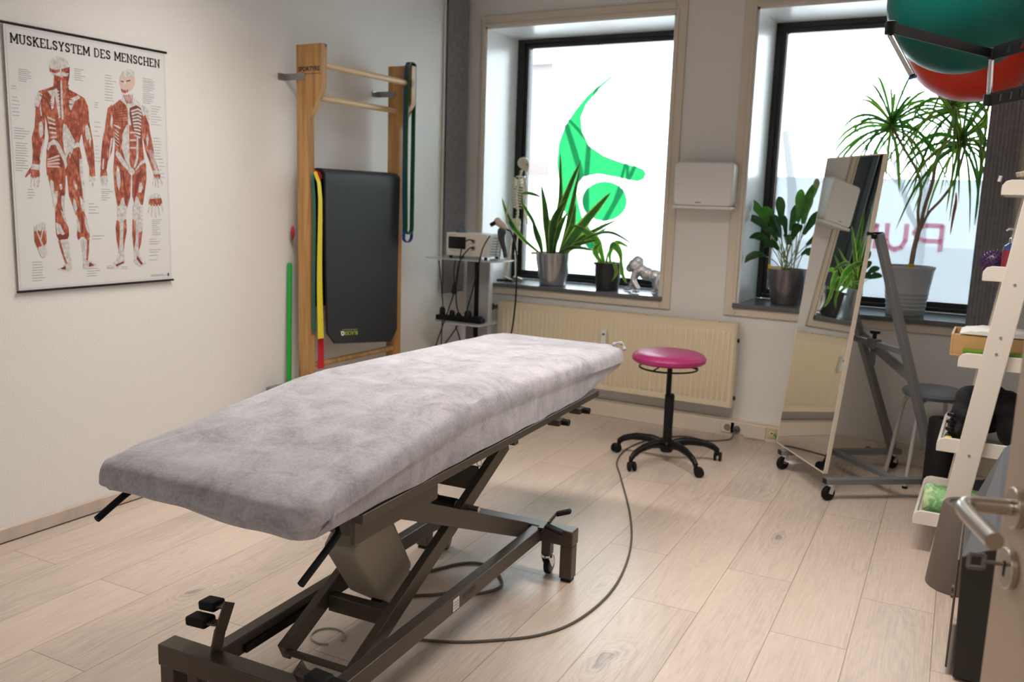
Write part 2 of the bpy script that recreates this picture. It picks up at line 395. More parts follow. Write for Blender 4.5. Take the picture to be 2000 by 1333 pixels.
    def build(s, name, mats, parent=None, smooth=True, bevel=0, origin=None, seg=2, remesh=0, subsurf=0):
        me = bpy.data.meshes.new(name)
        vs = s.v
        o3 = Vector(origin) if origin is not None else None
        if o3 is None and parent is not None and parent.get('_w') is not None: o3 = Vector(parent['_w'])
        if o3 is not None: vs = [tuple(Vector(v) - o3) for v in vs]
        me.from_pydata(vs, [], s.f)
        if not isinstance(mats, (list, tuple)): mats = [mats]
        for m in mats: me.materials.append(m)
        if len(mats) > 1: me.polygons.foreach_set('material_index', s.m)
        import bmesh
        bm = bmesh.new(); bm.from_mesh(me); bmesh.ops.recalc_face_normals(bm, faces=bm.faces); bm.to_mesh(me); bm.free()
        if smooth:
            me.polygons.foreach_set('use_smooth', [True] * len(me.polygons)); me.set_sharp_from_angle(angle=radians(38))
        me.update()
        o = bpy.data.objects.new(name, me); COL.objects.link(o)
        if parent is not None:
            o.parent = parent
            if parent.type == 'MESH' and parent.get('_w') is not None: pass
        elif o3 is not None: o.location = o3
        if bevel:
            md = o.modifiers.new('bevel', 'BEVEL'); md.width = bevel; md.segments = seg; md.limit_method = 'ANGLE'; md.angle_limit = radians(40)
            md.harden_normals = False
        if remesh:
            md = o.modifiers.new('remesh', 'REMESH'); md.mode = 'VOXEL'; md.voxel_size = remesh; md.use_smooth_shade = True
            sm = o.modifiers.new('smooth', 'SMOOTH'); sm.factor = .6; sm.iterations = 3
        if subsurf:
            md = o.modifiers.new('sub', 'SUBSURF'); md.levels = subsurf; md.render_levels = subsurf
        return o

def tag(o, label=None, cat=None, group=None, kind=None):
    if label: o['label'] = label
    if cat: o['category'] = cat
    if group: o['group'] = group
    if kind: o['kind'] = kind
    return o
def thing(name, label, cat, loc=(0, 0, 0), rz=0, group=None, local=False):
    o = bpy.data.objects.new(name, None); o.empty_display_size = .05; COL.objects.link(o); o.location = loc; o.rotation_euler = (0, 0, rz)
    if not local: o['_w'] = list(loc)      # parts are written in room coordinates
    return tag(o, label, cat, group)
def solo(mb, name, mats, label, cat, origin, group=None, **k):
    return tag(mb.build(name, mats, origin=origin, **k), label, cat, group)
def struct(mb, name, mats, parent=None, **k):
    o = mb.build(name, mats, parent, **k); o['kind'] = 'structure' if parent is None else o.get('kind', 'part')
    if parent is not None: del o['kind']
    return o
def sub(mb, name, mats, parent, root, **k):
    # sub-part: parent is a part mesh of root; part origins sit at the root origin
    mb2 = mb
    w = root.get('_w')
    if w is not None: mb2.v = [tuple(Vector(v) - Vector(w)) for v in mb2.v]
    return mb2.build(name, mats, parent, **k)
def copy_tree(o, parent=None):
    c = o.copy(); COL.objects.link(c)
    if parent is not None: c.parent = parent
    for ch in [x for x in bpy.data.objects if x.parent == o]: copy_tree(ch, c)
    return c

def spline(P, k=8):
    P = [Vector(p) for p in P]; out = []
    for i in range(len(P) - 1):
        p0 = P[max(i - 1, 0)]; p1 = P[i]; p2 = P[i + 1]; p3 = P[min(i + 2, len(P) - 1)]
        for j in range(k):
            t = j / k
            out.append(.5 * ((2 * p1) + (p2 - p0) * t + (2 * p0 - 5 * p1 + 4 * p2 - p3) * t * t + (3 * p1 - p0 - 3 * p2 + p3) * t ** 3))
    out.append(P[-1]); return out

def text_geo(txt, size, bold=0.0):
    c = bpy.data.curves.new('txt', 'FONT'); c.body = txt; c.size = size; c.align_x = 'CENTER'; c.align_y = 'CENTER'; c.offset = bold; c.resolution_u = 3
    o = bpy.data.objects.new('txt', c); COL.objects.link(o)
    dg = bpy.context.evaluated_depsgraph_get(); me = bpy.data.meshes.new_from_object(o.evaluated_get(dg))
    vs = [tuple(v.co) for v in me.vertices]; fs = [tuple(p.vertices) for p in me.polygons]
    bpy.data.objects.remove(o); bpy.data.curves.remove(c); bpy.data.meshes.remove(me)
    return vs, fs
def place_text(mb, txt, size, org, right, up, mi=0, bold=0, sx=1):
    vs, fs = text_geo(txt, size, bold); r = Vector(right).normalized(); u = Vector(up).normalized(); o = Vector(org)
    return mb.add([o + r * (v[0] * sx) + u * v[1] for v in vs], fs, mi)
def rrect(x0, x1, y0, y1, r, n=5):
    out = []
    for cx, cy, a0 in ((x1 - r, y1 - r, 0), (x0 + r, y1 - r, 90), (x0 + r, y0 + r, 180), (x1 - r, y0 + r, 270)):
        for i in range(n + 1):
            a = radians(a0 + 90 * i / n); out.append((cx + r * cos(a), cy + r * sin(a)))
    return out
ART=[
('W',[(704,1902),(692,1864),(666,1832),(630,1812),(592,1808),(558,1818),(536,1844),(530,1878),(540,1914),(566,1946),(600,1966),(640,1972),(674,1962),(696,1936)]),
('R',[(536,1874),(542,1842),(584,1836),(624,1852),(624,1874),(586,1862),(556,1864)]),
('R',[(636,1876),(638,1854),(682,1854),(708,1878),(710,1902),(684,1892)]),
('D',[(650,1834),(708,1886),(702,1824),(688,1774),(670,1732),(638,1788)]),
('W',[(560,1834),(700,1852),(684,1826),(582,1816)]),
('R',[(574,1824),(562,1736),(502,1710),(440,1686),(408,1624),(404,1558),(472,1544),(492,1450),(502,1338),(478,1248),(468,1126),(470,1052),(778,1056),(776,1212),(758,1312),(778,1376),(824,1462),(858,1564),(852,1618),(820,1678),(762,1702),(694,1728),(670,1810)]),
('W',[(434,1680),(408,1624),(400,1572),(428,1556),(450,1610),(470,1664)]),
('L',[(510,1694),(576,1714),(566,1640),(554,1570),(534,1554),(518,1600),(546,1656)]),
('L',[(694,1654),(768,1692),(790,1674),(738,1642),(722,1604),(700,1566),(686,1600)]),
('L',[(574,1720),(600,1722),(602,1644),(608,1504),(596,1500),(582,1608),(574,1658)]),
('L',[(632,1796),(638,1702),(632,1490),(618,1488),(620,1664),(624,1786)]),
('D',[(592,1782),(624,1786),(616,1664),(600,1662),(592,1722)]),
('L',[(572,1702),(608,1710),(606,1700),(572,1690)]),
('L',[(574,1678),(608,1686),(608,1674),(574,1666)]),
('L',[(578,1654),(608,1660),(608,1650),(576,1642)]),
('L',[(580,1630),(608,1636),(608,1626),(580,1618)]),
('L',[(582,1606),(610,1612),(608,1602),(582,1594)]),
('L',[(584,1582),(610,1588),(610,1576),(584,1570)]),
('L',[(588,1558),(610,1564),(610,1552),(586,1544)]),
('L',[(590,1532),(612,1538),(610,1528),(590,1520)]),
('L',[(592,1508),(612,1514),(612,1504),(592,1496)]),
('L',[(498,1504),(564,1484),(560,1470),(498,1488)]),
('L',[(504,1466),(566,1452),(562,1440),(502,1450)]),
('L',[(510,1428),(568,1420),(564,1408),(508,1412)]),
('L',[(514,1390),(570,1388),(566,1376),(514,1374)]),
('L',[(520,1352),(572,1358),(568,1344),(520,1336)]),
('W',[(630,1462),(658,1448),(722,1332),(706,1280),(668,1242),(640,1188),(624,1248),(618,1346)]),
('L',[(484,1258),(500,1302),(540,1332),(578,1316),(610,1256),(640,1188),(646,1134),(628,1106),(616,1168),(580,1238),(554,1292),(518,1286),(492,1240)]),
('L',[(668,1252),(706,1308),(752,1324),(770,1284),(750,1288),(708,1272),(668,1188)]),
('D',[(550,1236),(592,1216),(614,1146),(602,1114),(536,1164),(494,1180),(500,1212)]),
('P',[(480,1178),(578,1216),(590,1202),(480,1166)]),
('P',[(478,1160),(576,1188),(588,1174),(480,1148)]),
('P',[(478,1144),(574,1158),(588,1144),(478,1130)]),
('P',[(476,1126),(572,1130),(586,1116),(478,1114)]),
('D',[(668,1242),(674,1246),(750,1120),(740,1110)]),
('D',[(690,1230),(696,1234),(750,1108),(740,1100)]),
('D',[(714,1216),(720,1220),(750,1098),(740,1088)]),
('D',[(738,1204),(744,1208),(750,1088),(738,1078)]),
('D',[(662,1518),(666,1522),(782,1430),(778,1424)]),
('D',[(670,1494),(674,1498),(772,1420),(768,1412)]),
('D',[(676,1470),(680,1474),(764,1408),(760,1400)]),
('D',[(682,1446),(686,1450),(756,1396),(752,1388)]),
('D',[(688,1422),(694,1426),(746,1384),(742,1378)]),
('D',[(696,1396),(700,1400),(738,1374),(734,1366)]),
('D',[(442,1658),(448,1662),(542,1620),(536,1614)]),
('D',[(456,1650),(462,1654),(540,1602),(536,1596)]),
('D',[(470,1640),(476,1644),(540,1586),(534,1578)]),
('D',[(486,1632),(492,1636),(538,1568),(534,1560)]),
('D',[(500,1622),(506,1628),(538,1550),(532,1544)]),
('D',[(672,1776),(696,1758),(696,1750),(672,1766)]),
('D',[(670,1736),(702,1722),(702,1716),(670,1728)]),
('D',[(668,1698),(708,1688),(708,1680),(668,1688)]),
('D',[(666,1658),(714,1654),(714,1646),(666,1650)]),
('D',[(664,1620),(720,1618),(720,1612),(664,1610)]),
('R',[(410,1568),(452,1560),(478,1542),(480,1458),(468,1336),(438,1212),(414,1122),(356,1130),(366,1224),(364,1328),(392,1416),(402,1502)]),
('W',[(430,1446),(446,1464),(462,1430),(454,1352),(434,1334),(422,1376)]),
('L',[(460,1334),(444,1230),(424,1158),(418,1176),(438,1264)]),
('L',[(450,1594),(456,1508),(448,1498),(440,1558)]),
('D',[(380,1294),(386,1294),(376,1156),(370,1156)]),
('D',[(394,1296),(398,1296),(388,1156),(384,1156)]),
('D',[(406,1296),(412,1296),(402,1156),(396,1156)]),
('D',[(420,1298),(424,1298),(414,1158),(410,1158)]),
('W',[(356,1134),(416,1132),(418,1096),(408,1078),(354,1086),(346,1106)]),
('R',[(346,1094),(412,1088),(414,1044),(368,1024),(336,1032)]),
('R',[(348,1116),(316,1074),(292,1034),(298,1028),(340,1064)]),
('W',[(340,1036),(350,1036),(338,960),(330,956)]),
('W',[(364,1036),(372,1038),(368,960),(360,956)]),
('W',[(384,1038),(392,1038),(392,960),(384,956)]),
('W',[(402,1038),(412,1038),(400,960),(392,956)]),
('R',[(780,1674),(826,1670),(852,1614),(858,1492),(882,1348),(890,1218),(888,1112),(842,1110),(822,1196),(796,1322),(782,1430),(784,1538)]),
('W',[(820,1452),(836,1472),(856,1436),(850,1364),(830,1344),(816,1378)]),
('L',[(852,1436),(868,1364),(856,1290),(846,1326)]),
('D',[(812,1296),(818,1298),(856,1152),(850,1152)]),
('D',[(830,1290),(836,1290),(866,1152),(860,1152)]),
('D',[(848,1284),(854,1284),(876,1154),(870,1152)]),
('R',[(838,1114),(890,1116),(890,1062),(860,1050),(836,1068)]),
('W',[(832,1064),(856,1054),(882,1062),(886,1032),(864,972),(852,980),(860,1022),(834,1012)]),
('R',[(474,1068),(628,1074),(618,934),(602,842),(602,788),(542,752),(522,796),(510,878)]),
('W',[(504,1020),(522,1004),(526,878),(528,796),(510,806),(504,896),(490,1002)]),
('L',[(570,986),(590,990),(592,952),(576,940)]),
('L',[(532,932),(552,932),(544,842),(522,796),(518,860)]),
('W',[(582,896),(608,898),(598,834),(608,752),(594,760),(578,824)]),
('R',[(526,806),(584,798),(598,716),(630,642),(632,586),(610,550),(574,560),(540,552),(522,588),(520,698)]),
('W',[(522,688),(560,670),(584,614),(602,590),(556,584),(530,592)]),
('L',[(568,788),(604,752),(620,670),(598,698),(580,742)]),
('D',[(524,586),(556,598),(576,584),(602,598),(632,582),(610,540),(580,550),(546,538)]),
('W',[(554,548),(626,554),(630,476),(642,344),(640,296),(596,298),(586,348),(570,478)]),
('R',[(534,542),(554,534),(582,422),(606,356),(590,348),(560,442)]),
('L',[(508,314),(558,334),(586,356),(638,344),(644,304),(616,290),(556,304)]),
('D',[(542,320),(586,338),(588,306),(556,312)]),
('R',[(638,1076),(774,1062),(788,992),(776,864),(756,780),(700,742),(680,806),(648,898)]),
('W',[(754,1194),(778,1194),(782,1066),(788,918),(782,826),(772,844),(762,992),(752,1092)]),
('L',[(698,990),(718,994),(724,954),(708,942)]),
('L',[(684,880),(702,862),(716,798),(698,760),(680,816)]),
('W',[(740,900),(768,864),(784,770),(766,760),(746,816)]),
('R',[(702,780),(772,774),(794,714),(814,620),(814,564),(788,536),(764,568),(736,566),(710,540),(700,584),(718,696)]),
('W',[(778,742),(796,696),(818,610),(812,586),(788,620),(774,678)]),
('L',[(708,742),(730,678),(734,602),(714,612),(706,686)]),
('D',[(746,760),(758,760),(758,602),(746,594)]),
('W',[(726,548),(760,564),(788,530),(786,432),(768,376),(790,338),(776,304),(738,310),(748,396),(736,490)]),
('R',[(788,536),(810,554),(800,450),(788,376),(772,376),(780,452)]),
('L',[(774,376),(808,370),(874,330),(822,316),(770,300),(744,316)]),
('D',[(800,360),(844,330),(790,318)]),
('P',[(1304,1874),(1298,1838),(1280,1806),(1254,1784),(1224,1774),(1194,1776),(1172,1794),(1156,1820),(1152,1854),(1160,1888),(1178,1920),(1202,1942),(1232,1954),(1260,1950),(1286,1934),(1300,1908)]),
('L',[(1302,1934),(1294,1916),(1270,1900),(1238,1892),(1206,1892),(1184,1900),(1178,1916),(1186,1934),(1210,1950),(1242,1958),(1272,1958),(1296,1950)]),
('P',[(1156,1854),(1162,1790),(1182,1756),(1214,1754),(1198,1804),(1178,1858)]),
('R',[(1162,1790),(1198,1782),(1234,1792),(1232,1770),(1200,1758),(1174,1760)]),
('D',[(1166,1856),(1196,1854),(1196,1846),(1166,1846)]),
('D',[(1218,1862),(1260,1874),(1260,1864),(1218,1852)]),
('L',[(1202,1860),(1214,1862),(1212,1810),(1190,1806)]),
('L',[(1174,1744),(1282,1760),(1284,1724),(1356,1686),(1304,1660),(1236,1642),(1170,1670),(1122,1684),(1172,1710)]),
('R',[(1186,1742),(1196,1744),(1220,1674),(1210,1674)]),
('R',[(1206,1744),(1216,1746),(1230,1676),(1222,1674)]),
('R',[(1228,1748),(1236,1748),(1242,1678),(1232,1676)]),
('R',[(1248,1750),(1256,1750),(1254,1678),(1244,1678)]),
('R',[(1268,1752),(1276,1752),(1264,1680),(1256,1678)]),
('R',[(1150,1700),(1204,1664),(1226,1618),(1220,1504),(1160,1462),(1118,1486),(1074,1492),(1052,1564),(1072,1640)]),
('R',[(1066,1492),(1138,1460),(1206,1494),(1224,1496),(1320,1514),(1370,1478),(1356,1362),(1368,1226),(1386,1168),(1302,1086),(1234,1112),(1144,1118),(1082,1192),(1074,1228),(1088,1342)]),
('D',[(1080,1604),(1214,1640),(1216,1634),(1080,1598)]),
('D',[(1078,1588),(1212,1618),(1214,1612),(1078,1582)]),
('D',[(1078,1570),(1212,1594),(1214,1590),(1078,1564)]),
('D',[(1078,1554),(1210,1572),(1212,1566),(1076,1548)]),
('D',[(1076,1536),(1210,1548),(1212,1544),(1076,1532)]),
('D',[(1076,1520),(1208,1526),(1210,1520),(1076,1514)]),
('L',[(1220,1652),(1236,1654),(1234,1496),(1220,1490)]),
('D',[(1242,1644),(1306,1674),(1354,1650),(1374,1576),(1366,1478),(1344,1400),(1292,1396),(1252,1508),(1238,1582)]),
('L',[(1252,1622),(1326,1648),(1368,1628),(1362,1614),(1322,1632),(1256,1606)]),
('L',[(1256,1598),(1326,1620),(1364,1602),(1358,1588),(1320,1604),(1260,1582)]),
('L',[(1260,1572),(1324,1590),(1360,1574),(1356,1560),(1318,1574),(1264,1558)]),
('L',[(1264,1548),(1322,1562),(1356,1548),(1352,1534),(1318,1546),(1266,1534)]),
('L',[(1266,1524),(1322,1532),(1354,1520),(1348,1506),(1316,1516),(1270,1508)]),
('L',[(1270,1500),(1320,1504),(1350,1492),(1344,1478),(1316,1488),(1274,1484)]),
('L',[(1274,1474),(1320,1474),(1346,1466),(1342,1452),(1314,1458),(1278,1460)]),
('L',[(1276,1450),(1318,1446),(1342,1438),(1338,1424),(1312,1430),(1280,1434)]),
('L',[(1280,1426),(1316,1416),(1340,1410),(1334,1396),(1312,1400),(1284,1410)]),
('L',[(1236,1658),(1306,1688),(1370,1680),(1420,1658),(1356,1662),(1300,1668),(1244,1640)]),
('W',[(1202,1494),(1230,1496),(1220,1198),(1238,1112),(1182,1196),(1148,1310),(1164,1424)]),
('L',[(1096,1278),(1128,1260),(1182,1186),(1234,1112),(1224,1098),(1146,1166),(1084,1248)]),
('P',[(1236,1444),(1296,1450),(1300,1434),(1236,1430)]),
('P',[(1232,1382),(1292,1386),(1296,1370),(1232,1366)]),
('P',[(1230,1318),(1290,1322),(1294,1306),(1230,1302)]),
('L',[(1302,1416),(1316,1398),(1308,1222),(1276,1144),(1258,1146),(1290,1240)]),
('D',[(1092,1418),(1136,1308),(1130,1270),(1094,1344)]),
('L',[(1090,1456),(1128,1430),(1126,1422),(1090,1446)]),
('L',[(1088,1430),(1126,1402),(1124,1394),(1088,1420)]),
('L',[(1088,1404),(1126,1374),(1122,1366),(1086,1394)]),
('L',[(1086,1376),(1124,1346),(1122,1338),(1086,1368)]),
('L',[(1084,1350),(1122,1316),(1120,1310),(1084,1340)]),
('L',[(1374,1226),(1336,1204),(1276,1134),(1280,1120),(1334,1174),(1382,1196)]),
('W',[(1268,1100),(1262,1076),(1250,1058),(1232,1052),(1214,1058),(1204,1074),(1200,1098),(1206,1120),(1218,1138),(1236,1146),(1252,1140),(1264,1124)]),
('R',[(1074,1656),(1032,1618),(1012,1524),(998,1448),(974,1372),(956,1260),(940,1114),(994,1108),(1012,1188),(1054,1266),(1080,1418),(1084,1530),(1066,1602)]),
('L',[(1066,1584),(1076,1530),(1060,1454),(1048,1490)]),
('L',[(1052,1378),(1068,1380),(1036,1246),(1018,1206),(1030,1282)]),
('D',[(972,1354),(980,1354),(958,1186),(954,1184)]),
('D',[(990,1354),(996,1356),(976,1186),(970,1186)]),
('D',[(1008,1356),(1014,1356),(992,1186),(988,1186)]),
('L',[(966,1204),(978,1204),(970,1120),(956,1120)]),
('R',[(944,1114),(996,1112),(1002,1066),(966,1050),(936,1058)]),
('W',[(938,1062),(1002,1070),(1008,1028),(988,976),(974,998),(958,976),(942,1006)]),
('W',[(1370,1676),(1420,1658),(1442,1602),(1428,1512),(1396,1538),(1376,1596)]),
('R',[(1352,1574),(1398,1598),(1432,1512),(1440,1446),(1464,1348),(1470,1250),(1518,1130),(1454,1120),(1420,1208),(1382,1304),(1366,1400),(1352,1478)]),
('L',[(1406,1442),(1424,1404),(1406,1326),(1394,1384)]),
('L',[(1406,1306),(1412,1306),(1484,1136),(1474,1136)]),
('L',[(1424,1308),(1432,1308),(1494,1136),(1484,1136)]),
('L',[(1444,1308),(1450,1308),(1504,1138),(1494,1136)]),
('W',[(1454,1132),(1518,1134),(1526,1098),(1462,1092)]),
('R',[(1458,1096),(1526,1102),(1534,1064),(1476,1052)]),
('W',[(1458,1072),(1470,1072),(1452,1008),(1440,1004)]),
('W',[(1476,1072),(1488,1072),(1480,990),(1468,984)]),
('W',[(1496,1072),(1508,1074),(1510,984),(1496,980)]),
('W',[(1520,1074),(1532,1074),(1556,1016),(1544,1012)]),
('R',[(1074,1228),(1146,1166),(1228,1082),(1216,908),(1190,830),(1170,786),(1090,800),(1066,944),(1060,1114)]),
('W',[(1098,1154),(1118,1136),(1126,1022),(1106,944),(1090,1002),(1084,1078)]),
('D',[(1144,1118),(1158,1118),(1182,848),(1168,830)]),
('L',[(1130,886),(1148,888),(1170,790),(1090,790)]),
('W',[(1086,818),(1176,820),(1168,732),(1148,692),(1102,690),(1078,732)]),
('R',[(1072,704),(1102,684),(1094,538),(1082,440),(1064,538),(1060,636)]),
('R',[(1138,692),(1166,712),(1166,614),(1144,516),(1126,438),(1124,576)]),
('L',[(1098,690),(1142,690),(1126,536),(1126,428),(1086,430),(1100,538)]),
('L',[(1076,440),(1130,438),(1136,340),(1062,294),(962,294),(956,314),(1018,336),(1056,366)]),
('D',[(1040,324),(1126,350),(1126,336),(1052,308)]),
('R',[(1242,1084),(1386,1184),(1384,1050),(1356,910),(1332,800),(1266,800),(1234,908)]),
('W',[(1308,1008),(1332,1028),(1344,980),(1324,934),(1296,938)]),
('D',[(1278,1084),(1352,1146),(1298,1008),(1266,888),(1252,908)]),
('L',[(1272,908),(1294,886),(1332,800),(1244,810)]),
('W',[(1240,830),(1338,830),(1328,732),(1298,688),(1256,688),(1232,752)]),
('R',[(1230,712),(1262,682),(1250,534),(1232,434),(1220,574)]),
('R',[(1286,612),(1324,612),(1304,492),(1278,432)]),
('W',[(1300,702),(1332,712),(1328,612),(1286,592)]),
('L',[(1256,682),(1294,682),(1278,532),(1278,422),(1236,424),(1254,534)]),
('L',[(1232,434),(1282,432),(1298,372),(1358,318),(1282,296),(1228,334)]),
('D',[(1262,394),(1320,314),(1296,312),(1252,364)]),
('W',[(1532,902),(1524,884),(1500,872),(1468,868),(1436,872),(1414,884),(1406,900),(1416,916),(1440,928),(1470,932),(1502,928),(1524,918)]),
('R',[(1406,882),(1532,892),(1540,852),(1510,822),(1422,822),(1398,842)]),
('W',[(1408,836),(1420,836),(1394,762),(1382,762)]),
('W',[(1432,836),(1444,836),(1428,732),(1416,732)]),
('W',[(1462,836),(1474,836),(1474,720),(1462,720)]),
('W',[(1490,836),(1504,836),(1514,740),(1502,740)]),
('W',[(1526,836),(1538,836),(1554,772),(1542,772)]),
('R',[(340,628),(438,626),(438,536),(412,484),(364,476),(340,540)]),
('L',[(354,628),(362,628),(412,502),(400,498)]),
('L',[(404,628),(414,626),(396,556),(388,556)]),
('W',[(340,620),(354,620),(354,664),(344,664)]),
('W',[(358,618),(372,618),(374,672),(364,672)]),
('W',[(382,618),(394,618),(396,680),(386,680)]),
('W',[(404,618),(418,618),(420,690),(410,690)]),
('W',[(422,618),(436,618),(438,680),(428,680)]),
('W',[(364,494),(440,518),(440,456),(418,414),(392,412),(372,448)]),
]
TXT=[(290,368,1830),(290,386,1816),(288,374,1802),(288,388,1788),(286,390,1772),(286,352,1758),(284,348,1744),(746,832,1894),(746,804,1878),(744,802,1860),(744,836,1844),(742,810,1828),(742,826,1810),(226,266,1700),(224,268,1682),(228,266,1620),(226,282,1594),(224,288,1566),(222,274,1540),(222,280,1512),(220,276,1486),(232,306,1394),(230,354,1376),(230,340,1356),(228,318,1336),(226,298,1318),(236,332,1284),(234,310,1266),(234,322,1248),(232,328,1228),(230,318,1210),(230,328,1192),(228,300,1172),(228,320,1154),(226,300,1136),(224,324,1118),(224,320,1098),(222,278,1080),(1018,1080,1882),(1016,1082,1860),(1016,1122,1838),(1014,1092,1816),(1014,1102,1792),(1012,1082,1770),(1012,1092,1748),(1010,1084,1726),(1010,1082,1702),(1008,1094,1680),(1384,1480,1902),(1384,1500,1886),(1382,1486,1872),(1382,1500,1856),(1382,1494,1840),(1380,1502,1826),(1380,1482,1810),(1380,1450,1794),(1378,1492,1778),(1378,1498,1762),(1378,1494,1748),(1376,1472,1732),(1376,1480,1716),(1376,1450,1700),(1456,1560,1680),(1456,1544,1658),(1454,1526,1636),(1454,1514,1614),(1452,1558,1592),(1452,1564,1568),(1450,1512,1546),(1450,1552,1524),(912,950,1652),(912,942,1634),(910,944,1614),(904,960,1496),(902,962,1458),(900,934,1422),(898,950,1386),(898,924,1302),(896,938,1272),(896,928,1242),(894,940,1212),(892,940,1182),(940,1022,956),(940,1048,938),(938,1010,922),(938,996,904),(936,1024,886),(936,992,868),(308,352,940),(306,358,918),(306,364,896),(304,346,874),(818,868,836),(816,906,810),(816,878,786),(814,908,760),(836,954,572),(834,920,548),(310,390,380),(310,392,360),(308,398,338),(308,394,318),(306,390,298),(304,394,278),(304,410,256),(302,384,236),(776,878,304),(776,896,284),(774,862,264),(772,864,244),(1428,1536,700),(1426,1510,684),(1426,1510,668),(1426,1480,652),(1424,1502,636),(1424,1510,618),(1424,1478,602),(1422,1510,586),(1422,1512,570),(1392,1464,530),(1390,1502,510),(1390,1490,490),(1388,1504,438),(1386,1480,418),(1386,1472,388),(1384,1472,348),(1096,1158,302),(1094,1160,286),(1394,1532,214),(1394,1556,204),(1468,1540,1408),(1468,1550,1382),(1466,1556,1358),(1466,1540,1332),(1464,1542,1306),(1464,1538,1282),(1462,1540,1256),(1462,1552,1230),(1522,1566,1234),(1520,1568,1202),(1518,1580,1170),(1518,1552,1138),(1516,1570,1106),(1516,1574,1074)]

# ------------------------------------------------------------------ the setting
struct(MB().box(-.15, 4.0, -1.5, D + .01, -.12, 0), 'floor', M_floor, smooth=False)
struct(MB().box(-.15, 4.0, -1.5, D + .55, CZ, CZ + .1), 'ceiling', M_ceil, smooth=False)
struct(MB().box(-.15, 0, .25, D + .55, 0, CZ), 'wall_left', M_wall, smooth=False)
struct(MB().box(RX, RX + .15, -1.5, D + .55, 0, CZ), 'wall_right', M_wall, smooth=False)
wf = MB().box(0, 2.50, .25, .37, 0, CZ).box(2.50, RX, .25, .37, 2.08, CZ)
struct(wf, 'wall_front', M_wall, smooth=False)
hw = MB().box(1.6, 1.7, -1.5, .25, 0, CZ).box(1.6, RX, -1.6, -1.5, 0, CZ)
struct(hw, 'wall_hall', M_wall, smooth=False)
W1 = (.142, 1.464); W2 = (1.944, 3.27); ZS, ZT = .816, 2.512
ww = MB()
ww.box(0, RX, D, D + .55, 0, ZS - .026); ww.box(0, RX, D, D + .55, ZT, CZ)
ww.box(0, W1[0], D, D + .55, ZS - .026, ZT); ww.box(W1[1], W2[0], D, D + .55, ZS - .026, ZT); ww.box(W2[1], RX, D, D + .55, ZS - .026, ZT)
struct(ww, 'wall_window', M_wall, smooth=False)
# skirting boards
struct(MB().prism([(0, 0), (.014, 0), (.014, .055), (.006, .062), (0, .062)], 'y', .37, D - .02).xf(Matrix.Identity(4)), 'baseboard_left', node_mat('skirting_wood', floor_fn), smooth=False)
struct(MB().box(.0145, .0165, .37, D - .03, 0, .004), 'dark_gap_1', M_black, smooth=False)  # black strip standing in for the dark gap between skirting and floor
bw = MB().box(.02, RX, D - .028, D, 0, .098).box(.02, RX, D - .02, D, .098, .112)
struct(bw, 'baseboard_window', M_trim, bevel=.003)
struct(MB().box(RX - .014, RX, .6, D - .03, 0, .07), 'baseboard_right', M_trim, bevel=.002)

def window(n, x0, x1, gx0, gx1, cl=.07):
    # lining boards of the reveal
    t = .012
    rv = MB()
    rv.box(x0, x0 + t, D - .002, GLY - .03, ZS, ZT); rv.box(x1 - t, x1, D - .002, GLY - .03, ZS, ZT); rv.box(x0, x1, D - .002, GLY - .03, ZT - t, ZT)
    fr = MB()
    fz0 = .875; fz1 = 2.44
    oy0, oy1 = GLY - .045, GLY + .03
    fr.box(x0, gx0 - .035, oy0, oy1, ZS, ZT).box(gx1 + .035, x1, oy0, oy1, ZS, ZT)
    fr.box(gx0 - .035, gx1 + .035, oy0, oy1, ZS, ZS + .025).box(gx0 - .035, gx1 + .035, oy0, oy1, fz1 + .03, ZT)
    w = fr.build('window_%d' % n, M_frame, bevel=.004); w['kind'] = 'structure'
    s = MB(); q0, q1 = GLY - .03, GLY + .02
    s.box(gx0 - .034, gx0, q0, q1, ZS + .026, fz1 + .029).box(gx1, gx1 + .034, q0, q1, ZS + .026, fz1 + .029)
    s.box(gx0, gx1, q0, q1, ZS + .026, fz0).box(gx0, gx1, q0, q1, fz1, fz1 + .029)
    s.build('sash', M_frame, w, bevel=.004)
    MB().box(gx0 - .009, gx0 - .003, GLY - .033, GLY - .03, fz0, fz1).build('seal_strip', M_steel, w)
    MB().box(gx0, gx1, GLY - .003, GLY + .003, fz0, fz1).build('glass_pane', M_glass, w, smooth=False)
    rv.build('reveal_lining', M_reveal, w, smooth=False)
    cs = MB(); c = .07; p0, p1 = D - .014, D + .002
    cs.box(x0 - cl, x0, p0, p1, ZS - .075, ZT + c).box(x1, x1 + c, p0, p1, ZS - .075, ZT + c)
    cs.box(x0, x1, p0, p1, ZT, ZT + c).box(x0, x1, p0, p1, ZS - .075, ZS - .027)
    cs.box(x0 - .022, x0, p0 - .006, p0, ZS, ZT + .022).box(x1, x1 + .022, p0 - .006, p0, ZS, ZT + .022).box(x0, x1, p0 - .006, p0, ZT, ZT + .022)
    cs.build('casing', M_trim, w, bevel=.003)
    MB().box(x0 - .018, x1 + .018, D - .03, GLY - .04, ZS - .026, ZS).build('sill_board', M_slate, w, bevel=.003)
    return w
w1 = window(1, *W1, .245, 1.37, .03)
w2 = window(2, *W2, 2.025, 3.19)
